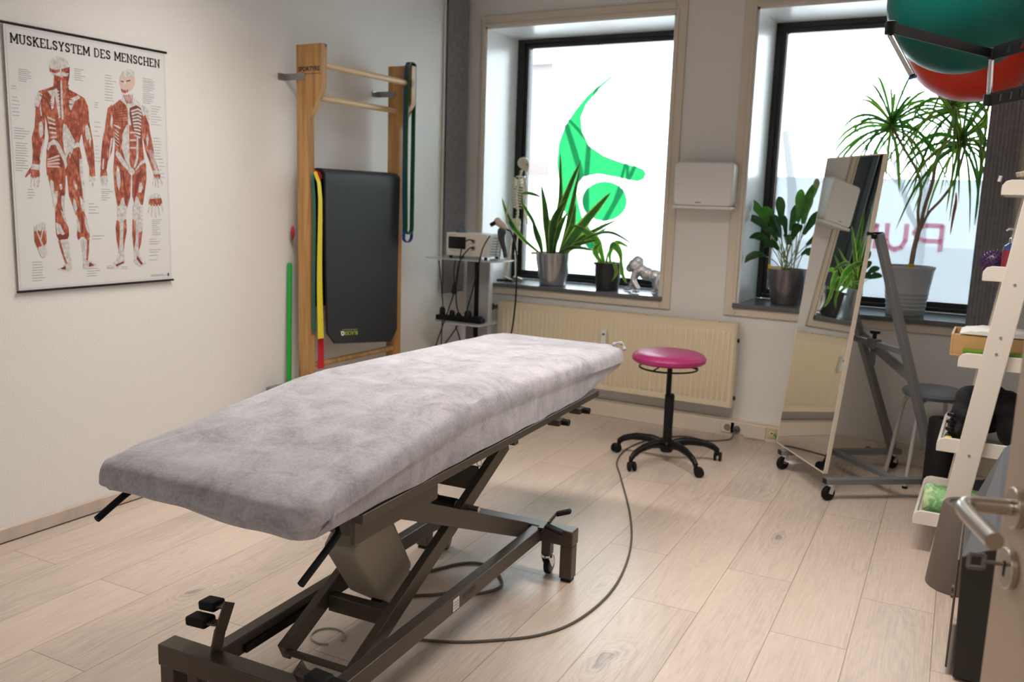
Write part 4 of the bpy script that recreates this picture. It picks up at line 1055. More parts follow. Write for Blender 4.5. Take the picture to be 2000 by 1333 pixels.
pt = MB(); place_text(pt, 'SPORTYRE', .030, (.160, 3.4605, 2.004), (1, 0, 0), (0, 0, 1), bold=.0012); pt.box(.088, .235, 3.4602, 3.4606, 1.980, 1.9825)
pt.build('logo_print', M_black_ink, wb, smooth=False)
for z, x in ((2.03, .205), (1.876, .122), (1.478, .122), (.470, .118), (.32, .118), (.17, .118)):
    MB().cyl((x, 3.503, z), (x, 4.225, z), .0165, n=18).build('rung', M_rung if z > 1 else M_pine, wb)
# exercise mat hung over a rung
my0, my1 = 3.555, 4.205
def mat_obj():
    t = .014; path = []
    xf, xb_, zt = .178, .076, 1.482; r = .024
    front = []
    for i in range(15): front.append((xf + .016 * (1 - i / 14) ** 2 * 1.0, .585 + (zt - .585) * i / 14))
    cxm = .122 + .006
    arc = [(.128 + .050 * cos(a), zt + .030 * sin(a)) for a in [pi * i / 8 for i in range(1, 8)]]
    back = [(.080, zt - (zt - .78) * i / 8) for i in range(9)]
    path = front + arc + back
    n = len(path); L = 24; vs = []; fs = []
    # arc length for rounded ends
    def yl(i, s):
        z = path[i][1]; y0, y1 = my0, my1
        rr = .06; out = 0
        if i < 15 and z < .585 + rr: dz = .585 + rr - z; out = rr - math.sqrt(max(0, rr * rr - dz * dz))
        return y0 + out if s == 0 else y1 - out
    for i, (x, z) in enumerate(path):
        a = path[max(i - 1, 0)]; b = path[min(i + 1, n - 1)]; d = Vector((b[0] - a[0], b[1] - a[1])).normalized(); nn = Vector((d.y, -d.x))
        for side in (1, -1):
            for k in range(L + 1):
                f = k / L; y = yl(i, 0) + (yl(i, 1) - yl(i, 0)) * f
                dz = (-.060 * f if i < 15 else 0) * (1 - min(1, i / 14)); dx = -.028 * f * (1 - min(1, i / 14)) if i < 15 else 0
                vs.append((x + nn.x * t / 2 * side + dx, y, z + nn.y * t / 2 * side + dz))
    S = 2 * (L + 1)
    for i in range(n - 1):
        for k in range(L):
            fs.append((i * S + k, i * S + k + 1, (i + 1) * S + k + 1, (i + 1) * S + k))
            o = L + 1; fs.append((i * S + o + k, (i + 1) * S + o + k, (i + 1) * S + o + k + 1, i * S + o + k + 1))
        fs.append((i * S, (i + 1) * S, (i + 1) * S + L + 1, i * S + L + 1)); fs.append((i * S + L, i * S + S - 1, (i + 1) * S + S - 1, (i + 1) * S + L))
    for i in (0, n - 1):
        for k in range(L): fs.append((i * S + k, i * S + L + 1 + k, i * S + L + 2 + k, i * S + k + 1))
    return MB().add(vs, fs)
em = thing('exercise_mat', 'black foam exercise mat folded over a rung of the wall bars', 'mat', (.14, 3.88, .56))
mo = mat_obj().build('mat_body', M_mat, em)
mt_ = MB()
up = Vector((.03, 0, -1)).normalized(); rt = Vector((-.045, -1, .09)).normalized()
def brand(txt, size, y, z, x, mi): place_text(mt_, txt, size, (x, y, z), rt, up, mi, bold=.0006)
place_text(mt_, 'BLACKR  LL', .0305, (.1975, 3.722, .632), rt, up, 0, bold=.0008)
for k in range(24):
    a0 = 2 * pi * k / 24; a1 = 2 * pi * (k + 1) / 24; c = Vector((.1980, 3.676, .634))
    mt_.add([c + rt * (r_ * cos(a)) + up * (r_ * sin(a)) for r_, a in ((.006, a0), (.013, a0), (.013, a1), (.006, a1))], [(0, 1, 2, 3)], 1)
mt_.add([Vector((.1978, 3.722, .650)) + rt * a + up * b_ for a, b_ in ((-.075, -.0015), (.045, -.0015), (.045, .0015), (-.075, .0015))], [(0, 1, 2, 3)], 2)
mt_.build('brand_print', [mat('lime_ink', (.32, .42, .05), .5), M_white, M_grey_ink], em, smooth=False)
# exercise bands over the same rung
def band(name, y0, y1, zb, w0, w1, colr, label, x=.186, tw_=0):
    P = [(.083, y0, 1.25), (.084, y0, 1.44), (.092, y0, 1.495), (.122, y0, 1.5075), (.155, y0, 1.495), (x - .004, y0 + (y1 - y0) * .1, 1.44)]
    k = 10
    for i in range(1, k + 1): f = i / k; P.append((x + .004 * sin(f * 6 + tw_), y0 + (y1 - y0) * (.1 + .9 * f), 1.44 + (zb - 1.44) * f))
    w = [w0] * 6 + [w0 + (w1 - w0) * (i / k) for i in range(1, k + 1)]
    solo(MB().ribbon(P, w, (.0, 1, 0), .0024), name, mat(name + '_rubber_' + label[:4], colr, .55), label, 'exercise band', (.15, y0, zb), group='exercise bands hanging over a rung', smooth=True)
band('exercise_band', 3.4815, 3.4815, .66, .020, .026, (.035, .14, .12), 'dark teal exercise band hanging from the wall bars, next to the left post', .168)
band('exercise_band', 3.5095, 3.512, .625, .026, .046, (.72, .60, .02), 'yellow exercise band hanging from the wall bars left of the black mat', .184, 1)
band('exercise_band', 3.5375, 3.538, .455, .024, .050, (.50, .008, .02), 'red exercise band hanging lowest between yellow band and black mat', .160, 2)
# rubber loops on the right post
def loop(label, colr, yn, yfar, zb, zt, x, w, sp):
    P = [(x, yn, zt - .02)]
    for i in range(12): f = i / 11; P.append((x - .006 * sin(f * 3), yn + sp * f * .5, zt - .03 - (zt - .05 - zb - .03) * f))
    ym = (yn + sp * .5 + yfar) / 2; rr = (yfar - yn - sp * .5) / 2
    for i in range(1, 8): a = pi + pi * i / 8; P.append((x - .004, ym + rr * cos(a), zb + .035 + .035 * sin(a)))
    for i in range(12): f = i / 11; P.append((x - .004 + .004 * f, yfar, zb + .04 + (zt - .06 - zb) * f))
    for i in range(0, 7): a = pi * i / 6; P.append((x, (yfar + yn) / 2 + (yfar - yn) / 2 * cos(a), zt - .012 + .016 * sin(a)))
    solo(MB().ribbon(P, w, (1, 0, 0), .005), 'resistance_loop', mat('loop_' + label[:5], colr, .5), label, 'resistance loop', (x, yn, zb), group='rubber loops on the right post')
loop('dark green rubber loop draped over the right post of the wall bars', (.006, .075, .035), 4.214, 4.279, 1.165, 2.142, .222, .028, .0)
loop('blue rubber loop hanging lower behind the dark green loop on the right post', (.015, .06, .30), 4.2195, 4.302, 1.115, 2.132, .205, .020, .0)
sb = thing('step_box', 'dark grey low box on the floor behind the couch beside the wall bars', 'box', (.08, 3.33, 0))
MB().box(.03, .20, 3.26, 3.385, .02, .385).build('body', M_grey, sb, bevel=.01)
for x in (.05, .18):
    for y in (3.28, 3.365): MB().cyl((x, y, 0), (x, y, .0195), .012, n=12).build('foot', M_blacksoft, sb)
gp = thing('green_pole', 'bright green pole leaning on the left wall beside the wall bars', 'pole', (.06, 3.4, 0))
MB().tube([(.042, 3.415, .01), (.020, 3.46, 1.012)], .0125, 16).build('rod', mat('green_plastic', (.01, .38, .04), .4), gp)
MB().tube([(.0202, 3.4596, 1.0125), (.0199, 3.460, 1.02)], [.0125, .008], 16).build('end_cap', mat('green_plastic2', (.02, .30, .06), .5), gp)
solo(MB().ell((.030, 3.474, 1.18), (.012, .010, .035)), 'rubber_grip', mat('red_rubber', (.35, .02, .02), .5), 'small red rubber grip on the wall behind the left post', 'grip', (.02, 3.478, 1.18))

# ------------------------------------------------------------------ anatomy poster
PO = thing('anatomy_poster', 'muscle chart poster of two human figures with black rods on the left wall', 'poster', (.012, 2.355, .98))
MB().box(.0095, .0115, 1.997, 2.711, .982, 1.972).build('paper', M_paper, PO, smooth=False)
for z, a, b_ in ((1.975, 1.984, 2.718), (.979, 1.990, 2.718)):
    MB().cyl((.012, a, z), (.012, b_, z), .0048, n=10).build('rod', M_black, PO)
pr = MB()
mi_of = {'R': 0, 'D': 1, 'L': 2, 'W': 2, 'P': 3}
for i, (c, poly) in enumerate(ART):
    x = .0118 + i * .0000035
    pr.add([(x, 1.9 + a * .0005, .9 + b_ * .0005) for a, b_ in poly], [tuple(range(len(poly)))], mi_of[c])
pr.build('figure_print', [M_muscle, M_dred, M_tendon, M_pink], PO, smooth=False)
tp = MB()
GL = {
 'M': (1.0, [(.12, 0, .12, 1), (.12, 1, .5, .25), (.5, .25, .88, 1), (.88, 0, .88, 1)], [(0, .26, 0), (.74, 1, 0), (0, .2, 1), (.8, 1, 1)]),
 'U': (.86, [(.16, 1, .16, .25), (.16, .25, .28, .06), (.28, .06, .56, .06), (.56, .06, .70, .25), (.70, .25, .70, 1)], [(0, .32, 1), (.54, .86, 1)]),
 'S': (.70, [(.60, .78, .48, .94), (.48, .94, .22, .94), (.22, .94, .10, .76), (.10, .76, .2, .58), (.2, .58, .48, .46), (.48, .46, .60, .28), (.60, .28, .5, .08), (.5, .08, .2, .06), (.2, .06, .08, .24)], []),
 'K': (.86, [(.14, 0, .14, 1), (.14, .42, .66, 1), (.32, .58, .72, 0)], [(0, .3, 0), (0, .3, 1), (.56, .84, 0), (.5, .8, 1)]),
 'E': (.74, [(.14, 0, .14, 1), (.14, .97, .64, .97), (.14, .5, .48, .5), (.14, .03, .66, .03), (.64, 1, .64, .8), (.66, 0, .66, .22)], [(0, .3, 0), (0, .3, 1)]),
 'L': (.70, [(.14, 0, .14, 1), (.14, .03, .62, .03), (.62, 0, .62, .26)], [(0, .3, 0), (0, .3, 1)]),
 'Y': (.82, [(.12, 1, .41, .48), (.70, 1, .41, .48), (.41, .48, .41, 0)], [(0, .28, 1), (.56, .82, 1), (.25, .57, 0)]),
 'T': (.78, [(.05, .97, .73, .97), (.39, 0, .39, 1), (.05, 1, .05, .78), (.73, 1, .73, .78)], [(.23, .55, 0)]),
 'D': (.84, [(.14, 0, .14, 1), (.14, .97, .48, .97), (.48, .97, .72, .72), (.72, .72, .72, .28), (.72, .28, .48, .03), (.48, .03, .14, .03)], []),
 'N': (.90, [(.14, 0, .14, 1), (.14, 1, .74, .05), (.74, 0, .74, 1)], [(0, .28, 0), (0, .2, 1), (.6, .9, 1)]),
 'C': (.76, [(.66, .74, .54, .94), (.54, .94, .28, .94), (.28, .94, .12, .72), (.12, .72, .12, .28), (.12, .28, .28, .06), (.28, .06, .54, .06), (.54, .06, .66, .24)], []),
 'H': (.92, [(.16, 0, .16, 1), (.76, 0, .76, 1), (.16, .5, .76, .5)], [(0, .32, 0), (0, .32, 1), (.6, .92, 0), (.6, .92, 1)]),
}
title = 'MUSKELSYSTEM DES MENSCHEN'
wd = sum((GL[c][0] + .10) if c != ' ' else .5 for c in title); hgt = .0335; y0_, y1_ = 2.020, 2.684; sc = (y1_ - y0_) / wd; cur = y0_; zb_ = 1.906; xt = .0122
def bar(a, b_, w):
    a = Vector((0, *a)); b_ = Vector((0, *b_)); d = (b_ - a).normalized(); nn = Vector((0, -d.z, d.y)) * w / 2; e = d * (w * .25)
    tp.add([(xt, v.y, v.z) for v in (a - nn - e, b_ - nn + e, b_ + nn + e, a + nn - e)], [(0, 1, 2, 3)])
for c in title:
    if c == ' ': cur += .5 * sc; continue
    wg, segs, ser = GL[c]
    for (xa, ya, xb, yb_) in segs:
        vert = abs(xa - xb) < .05
        bar((cur + xa * sc, zb_ + ya * hgt), (cur + xb * sc, zb_ + yb_ * hgt), .0058 if (vert and abs(ya - yb_) > .5) or c in 'SCMYK' else .0042)
    for (xa, xb, at) in ser: bar((cur + xa * sc, zb_ + (at * .94 + .03) * hgt), (cur + xb * sc, zb_ + (at * .94 + .03) * hgt), .0036)
    cur += (wg + .10) * sc
tag(tp.build('title_print', M_black_ink, PO, smooth=False), 'black slab serif poster title')
sm = MB()
for ya, yb_, z in TXT:
    a, b_, zz = 1.9 + ya * .0005, 1.9 + yb_ * .0005, .9 + z * .0005
    sm.add([(.0121, a, zz - .0009), (.0121, b_, zz - .0009), (.0121, b_, zz + .0009), (.0121, a, zz + .0009)], [(0, 1, 2, 3)])
for a, b_, c, d in ((2.004, 2.7035, 1.9625, 1.9631), (2.004, 2.7035, .990, .9906)): sm.add([(.0121, a, c), (.0121, b_, c), (.0121, b_, d), (.0121, a, d)], [(0, 1, 2, 3)])
for a in (2.004, 2.703): sm.add([(.0121, a, .990), (.0121, a + .0007, .990), (.0121, a + .0007, 1.963), (.0121, a, 1.963)], [(0, 1, 2, 3)])
sm.build('caption_print', M_grey_ink, PO, smooth=False)
lo = MB()
for k in range(16):
    a0, a1 = 2 * pi * k / 16, 2 * pi * (k + 1) / 16
    lo.add([(.0122, 2.690 + r_ * cos(a), 1.004 + r_ * 1.3 * sin(a)) for r_, a in ((.0038, a0), (.0058, a0), (.0058, a1), (.0038, a1))], [(0, 1, 2, 3)])
lo.add([(.0122, 2.688, 1.000), (.0122, 2.6925, 1.000), (.0122, 2.694, 1.011), (.0122, 2.690, 1.011)], [(0, 1, 2, 3)])
lo.build('publisher_mark', M_black_ink, PO, smooth=False)

# ------------------------------------------------------------------ device trolley
tr = thing('device_trolley', 'narrow equipment trolley with glass shelves between wall bars and left window', 'trolley', (.33, 4.76, 0))
M_alu = mat('aluminium', (.50, .52, .55), .35, metal=.6)
MB().prism(rrect(.075, .60, 4.615, 4.885, .03), 'z', .998, 1.006).build('upper_shelf', mat('shelf_glass', (.42, .46, .47), .15), tr)
MB().prism(rrect(.085, .49, 4.63, 4.885, .03), 'z', .588, .596).build('lower_shelf', mat('shelf_glass2', (.42, .46, .47), .15), tr)
MB().prism(rrect(.085, .49, 4.63, 4.885, .03), 'z', .20, .208).build('lower_shelf', mat('shelf_glass2', (.42, .46, .47), .15), tr)
for xa, xb, y, m in ((.285, .345, 4.80, M_grey), (.385, .465, 4.79, M_alu)):
    MB().box(xa, xb, y, y + .045, .085, .998).build('upright', m, tr, bevel=.006)
MB().box(.349, .381, 4.80, 4.815, .30, .99).build('cable_slot', M_black, tr)
MB().box(.12, .50, 4.64, 4.68, .06, .085).box(.12, .50, 4.83, 4.87, .06, .085).box(.27, .47, 4.66, 4.85, .065, .0845).build('base_frame', M_grey, tr, bevel=.004)
for x in (.14, .48):
    for y in (4.66, 4.85): MB().cyl((x - .012, y, .028), (x + .012, y, .028), .027).cyl((x, y, .03), (x, y, .0598), .008, n=10).build('caster', M_black, tr)
dv = thing('therapy_device', 'small white therapy device with dark screen on the trolley top', 'medical device', (.35, 4.76, 1.006))
MB().prism(rrect(.195, .499, 1.022, 1.166, .006), 'y', 4.69, 4.875).build('housing', mat('warm_white', (.70, .66, .60), .35), dv, bevel=.004)
MB().box(.214, .342, 4.6865, 4.6899, 1.066, 1.142).build('screen', mat('dark_screen', (.012, .010, .009), .12), dv)
for x in (.22, .48):
    for y in (4.71, 4.85): MB().cyl((x, y, 1.0065), (x, y, 1.0215), .010, n=12).build('foot', M_blacksoft, dv)
for z in (1.118, 1.078):
    MB().cyl((.405, 4.6895, z), (.405, 4.678, z), .0125, n=16).build('port', M_steel, dv)
for a_, z_ in ((.270, 1.152), (.300, 1.050)): MB().box(.220, a_, 4.6892, 4.6898, z_, z_ + .003).build('print', M_grey_ink, dv)
solo(MB().box(.235, .285, 4.74, 4.80, 1.1665, 1.172).tube(spline([(.24, 4.75, 1.17), (.26, 4.76, 1.20), (.29, 4.77, 1.172)], 5), .004, 6), 'clip', mat('blue_clip', (.05, .13, .28), .4), 'small blue clip on top of the white therapy device', 'clip', (.26, 4.77, 1.17))
hp = thing('applicator', 'black and beige treatment applicator leaning in its wire holder beside the device', 'applicator', (.56, 4.74, 1.006))
MB().tube(spline([(.533, 4.73, 1.262), (.555, 4.73, 1.243), (.590, 4.73, 1.222), (.615, 4.73, 1.205)], 5), [.012, .020, .024, .026, .026, .025, .024, .023, .022, .021, .020, .018, .016, .014, .011, .008], 14).build('head', mat('beige_plastic', (.55, .45, .36), .4), hp)
MB().cyl((.531, 4.722, 1.225), (.520, 4.718, 1.245), .026, n=20).build('contact_face', M_black, hp, bevel=.004)
MB().tube(spline([(.585, 4.73, 1.205), (.577, 4.73, 1.165), (.585, 4.73, 1.12), (.602, 4.73, 1.075), (.612, 4.73, 1.028)], 5), [.022, .026, .028, .028, .026, .024, .022, .021, .020, .019, .018, .017, .016, .016, .015, .015, .014, .014, .014, .013, .012], 12).build('handle', mat('dark_handle', (.03, .035, .045), .4), hp)
hw_ = MB()
for i in range(7): hw_.tube([(.523 + .013 * i * .3 + .030 * cos(t), 4.74 + .03 * sin(t), 1.04 + .017 * i) for t in [k * pi / 8 for k in range(16)]], .0025, 6, closed=True)
hw_.tube([(.53, 4.74, 1.012), (.55, 4.74, 1.15)], .004, 6).tube([(.55, 4.76, 1.012), (.56, 4.76, 1.15)], .004, 6)
hw_.prism(rrect(.505, .565, 4.71, 4.78, .01), 'z', 1.0065, 1.012)
hw_.build('wire_holder', mat('grey_holder', (.35, .36, .38), .4, metal=.3), hp)
solo(MB().tube(spline([(.618, 4.728, 1.200), (.66, 4.70, 1.19), (.710, 4.66, 1.13), (.742, 4.64, 1.04), (.755, 4.62, .914), (.750, 4.62, .741), (.726, 4.62, .55), (.66, 4.63, .30), (.55, 4.64, .02), (.50, 4.55, .008)], 8), .0055, 8), 'applicator_cable', M_blacksoft, 'thick black cable hanging from the applicator in front of the left window', 'cable', (.75, 4.62, .6))
def cable(P, label, r=.0042, loc=None):
    solo(MB().tube(spline(P, 8), r, 8), 'hanging_cable', M_blacksoft, label, 'cable', P[0], group='black cables of the trolley')
cable([(.405, 4.677, 1.118), (.385, 4.66, 1.128), (.345, 4.655, 1.10), (.325, 4.655, 1.02), (.300, 4.65, .83), (.26, 4.62, .66), (.235, 4.61, .58), (.175, 4.61, .41), (.14, 4.60, .20), (.13, 4.58, .01)], 'black cable from the upper device port down past both shelves')
cable([(.405, 4.677, 1.078), (.385, 4.655, 1.070), (.352, 4.60, .98), (.335, 4.60, .80), (.340, 4.62, .68), (.352, 4.68, .622)], 'black cable from the lower port of the therapy device to the socket strip')
cable([(.535, 4.66, 1.16), (.515, 4.61, 1.08), (.49, 4.60, .95), (.45, 4.60, .80), (.41, 4.61, .68), (.372, 4.66, .622)], 'black cable sloping from the applicator holder down to the socket strip')
cable([(.195, 4.61, .990), (.215, 4.61, .84), (.232, 4.61, .70), (.228, 4.61, .58), (.224, 4.61, .45), (.222, 4.60, .20), (.24, 4.58, .01)], 'black cable hanging straight down at the left front of the trolley', .0035)
cable([(.345, 4.61, .585), (.30, 4.61, .52), (.255, 4.60, .455), (.20, 4.60, .36), (.19, 4.57, .01)], 'black cable slanting left below the socket strip')
cable([(.330, 4.61, .582), (.355, 4.61, .53), (.38, 4.60, .47), (.41, 4.60, .36), (.43, 4.57, .01)], 'black cable slanting right below the socket strip')
hpq = thing('loose_plug', 'black loose plug dangling on a short cable behind the trolley front', 'plug', (.31, 4.62, .78))
MB().tube(spline([(.318, 4.61, 1.0), (.312, 4.605, .93), (.318, 4.605, .86)], 6), .0035, 8).build('lead', M_blacksoft, hpq)
MB().lathe([(.006, .86), (.012, .84), (.018, .815), (.018, .79), (.010, .785)], (.318, 4.605, 0), 14).build('body', M_black, hpq)
ps = thing('power_strip', 'black socket strip with plugs on the middle trolley shelf', 'power strip', (.29, 4.75, .596))
MB().box(.115, .460, 4.70, 4.76, .5965, .628).build('strip_body', M_black, ps, bevel=.004)
for x, h, w in ((.150, .05, .020), (.225, .035, .019), (.275, .022, .017), (.345, .042, .024)):
    MB().lathe([(w, .6285), (w, .6285 + h * .7), (w * .6, .6285 + h)], (x, 4.73, 0), 14).build('plug', M_black, ps)
MB().box(.392, .44, 4.705, 4.755, .6285, .640).build('switch', M_black, ps, bevel=.002)

# ------------------------------------------------------------------ small skeleton model
SK = thing('skeleton_model', 'small standing skeleton model in profile at the left end of the left sill', 'skeleton model', (.30, 5.36, ZS))
sy = 5.36
MB().box(.215, .335, 5.33, 5.39, ZS, ZS + .010).box(.215, .25, 5.31, 5.41, ZS, ZS + .012).box(.31, .34, 5.31, 5.41, ZS, ZS + .012).lathe([(.02, ZS + .010), (.012, ZS + .02), (.004, ZS + .024)], (.276, sy, 0), 16).build('stand', M_black, SK, bevel=.002)
MB().tube([(.276, sy + .012, ZS + .02), (.292, sy + .02, 1.20)], .0025, 8).build('support_rod', M_chrome, SK)
sk_ = MB()
sk_.ell((.372, sy, 1.635), (.042, .034, .040)); sk_.ell((.392, sy, 1.612), (.028, .026, .030)); sk_.tube([(.375, sy - .018, 1.600), (.398, sy - .012, 1.582), (.405, sy, 1.580), (.398, sy + .012, 1.582), (.375, sy + .018, 1.600)], .006, 8)
sk_.ell((.405, sy, 1.60), (.010, .012, .018)).ell((.413, sy, 1.618), (.006, .005, .008))
for e in (-1, 1): sk_.tube([(.372, sy + e * .027, 1.618), (.398, sy + e * .025, 1.617), (.408, sy + e * .015, 1.613)], .004, 6)
skl = sk_.build('skull', M_bone, SK, remesh=.0035)
MB().ell((.410, sy - .013, 1.622), (.004, .006, .007)).ell((.410, sy + .013, 1.622), (.004, .006, .007)).build('eye_socket', M_black, SK)
spn = spline([(.362, sy, 1.585), (.352, sy, 1.55), (.336, sy, 1.49), (.326, sy, 1.43), (.330, sy, 1.37), (.342, sy, 1.31), (.338, sy, 1.26), (.325, sy, 1.23)], 5)
sp = MB().tube(spn, .0065, 8)
for p in spn[::2]: sp.ell(p, (.010, .010, .0055), 10, 6); sp.tube([p, p + Vector((-.016, 0, -.006))], [.004, .002], 6)
sp.build('spine', M_bone, SK)
rbm = MB()
for i in range(11):
    z = 1.525 - i * .0185; f = math.sin((i + 1.2) / 12 * pi); rx_ = .022 + .026 * f; ry = .020 + .028 * f; xc = .352 + .012 * f - (.0 if i < 8 else (i - 7) * .003)
    full = pi * (.93 if i < 7 else .7)
    for e in (-1, 1):
        rbm.tube([(xc - rx_ * cos(full * t / 9) - .006, sy + e * (ry * sin(full * t / 9) + .002), z - .018 * sin(full * t / 18)) for t in range(10)], .0030, 6, flat=1.2)
rbm.tube([(.385, sy, 1.53), (.402, sy, 1.47), (.405, sy, 1.42)], [.006, .007, .004], 8)
for e in (-1, 1): rbm.tube([(.385, sy, 1.535), (.372, sy + e * .03, 1.545), (.352, sy + e * .058, 1.540)], .004, 6).ell((.338, sy + e * .042, 1.50), (.006, .022, .028))
rbm.build('ribcage', M_bone, SK)
pv = MB()
for e in (-1, 1): pv.ell((.326, sy + e * .026, 1.225), (.026, .014, .032), rot=Matrix.Rotation(.3, 3, 'Y')).ell((.330, sy + e * .018, 1.185), (.018, .010, .016))
pv.ell((.315, sy, 1.22), (.010, .016, .028)).build('pelvis', M_bone, SK)
for e in (-1, 1):
    kx = .004 * e; A = MB()
    hip = (.33, sy + e * .040, 1.205); kn = (.308 + kx * 2, sy + e * .036, 1.005); an = (.298 + kx * 6, sy + e * .032, .850)
    A.tube(spline([hip, (.335, sy + e * .045, 1.19), (.322, sy + e * .04, 1.10), kn], 4), [.008, .010, .008, .007, .007, .006, .006, .006, .006, .007, .008, .010, .012], 8)
    A.ell(kn, (.012, .012, .012)).ell((kn[0] + .012, kn[1], kn[2] + .004), (.005, .006, .007))
    A.tube(spline([kn, (.305 + kx * 3, sy + e * .034, .93), an], 4), [.010, .008, .0065, .006, .0055, .0055, .005, .006, .007], 8).tube([(kn[0] - .008, kn[1] + e * .006, kn[2] - .01), (an[0] - .006, an[1] + e * .005, an[2])], .003, 6)
    A.ell((an[0] - .008, an[1], .842), (.012, .009, .009))
    for q in range(3): A.tube([(an[0], an[1] + (q - 1) * .006, .845), (an[0] + .035, an[1] + (q - 1) * .009, .838 if e > 0 else .834), (an[0] + .058, an[1] + (q - 1) * .010, .831)], [.006, .0045, .003], 6)
    A.build('leg', M_bone, SK, remesh=.003)
    B_ = MB(); sh = (.340 - .004 * e, sy + e * .066, 1.525); el = (.345 - .025 * (e < 0), sy + e * .078, 1.385); wr = (.366 - .07 * (e < 0), sy + e * .080, 1.265)
    B_.ell(sh, (.010, .009, .010)).tube([sh, el], [.007, .0055], 8).ell(el, (.008, .008, .008)).tube([el, wr], [.005, .004], 8).tube([(el[0] - .006, el[1] + .003, el[2]), (wr[0] - .006, wr[1] + .003, wr[2])], [.004, .0035], 8)
    for q in range(4): B_.tube([(wr[0] + .002, wr[1] + (q - 1.5) * .004, wr[2]), (wr[0] + .006, wr[1] + (q - 1.5) * .006, wr[2] - .03), (wr[0] + .012, wr[1] + (q - 1.5) * .006, wr[2] - .055 + abs(q - 1.5) * .006)], [.004, .0032, .0022], 6)
    B_.tube([wr, (wr[0] + .018, wr[1], wr[2] - .018), (wr[0] + .022, wr[1], wr[2] - .034)], [.004, .003, .002], 6)
    B_.build('arm', M_bone, SK)

# ------------------------------------------------------------------ plants
LW = 1.0
CAMD = Vector((.35, -.93, .12)).normalized()
def leaf(mb, P, w, side, edge=.16, mi=0, mie=1, k=6, tip=.02, base=.35, fold=.12):
    pts = spline(P, k); N = len(pts); sd0 = Vector(side).normalized(); w = w * LW; vs = []; fs = []
    for i, p in enumerate(pts):
        f = i / (N - 1); t = (pts[min(i + 1, N - 1)] - pts[max(i - 1, 0)]).normalized()
        s_ = (sd0 - t * sd0.dot(t)); s_ = s_.normalized() if s_.length > 1e-4 else t.orthogonal()
        nn = s_.cross(t)
        ww_ = w * (base + (1 - base) * min(1, f / .45)) * (1 if f < .45 else max(tip, math.cos((f - .45) / .55 * pi / 2) ** .8))
        for q in (-1, -1 + edge * 2, 0, 1 - edge * 2, 1): vs.append(p + s_ * (ww_ / 2 * q) + nn * (ww_ * fold * abs(q)))
    for i in range(N - 1):
        for q in range(4): fs.append((i * 5 + q, i * 5 + q + 1, i * 5 + 6 + q, i * 5 + 5 + q))
    o = len(mb.v); mb.v += [tuple(v) for v in vs]
    for n_, f_ in enumerate(fs): mb.f.append(tuple(a + o for a in f_)); mb.m.append(mie if n_ % 4 in (0, 3) else mi)
def pot(root, c, rt_, rb_, h, m, rim=.004, soil=.02, prof=None):
    p = prof or [(rb_ * .9, 0), (rb_, .004), (rb_ + (rt_ - rb_) * .45, h * .4), (rt_ * .985, h * .8), (rt_, h), (rt_ - rim, h), (rt_ - rim * 1.6, h - soil), (rt_ * .5, h - soil)]
    MB().lathe([(r, z + c[2]) for r, z in p], (c[0], c[1], 0), 48).build('pot', m, root)
    MB().lathe([(0, c[2] + h - soil * .9), (rt_ - rim * 2.2, c[2] + h - soil * .95)], (c[0], c[1], 0), 32).build('soil', M_soil, root)

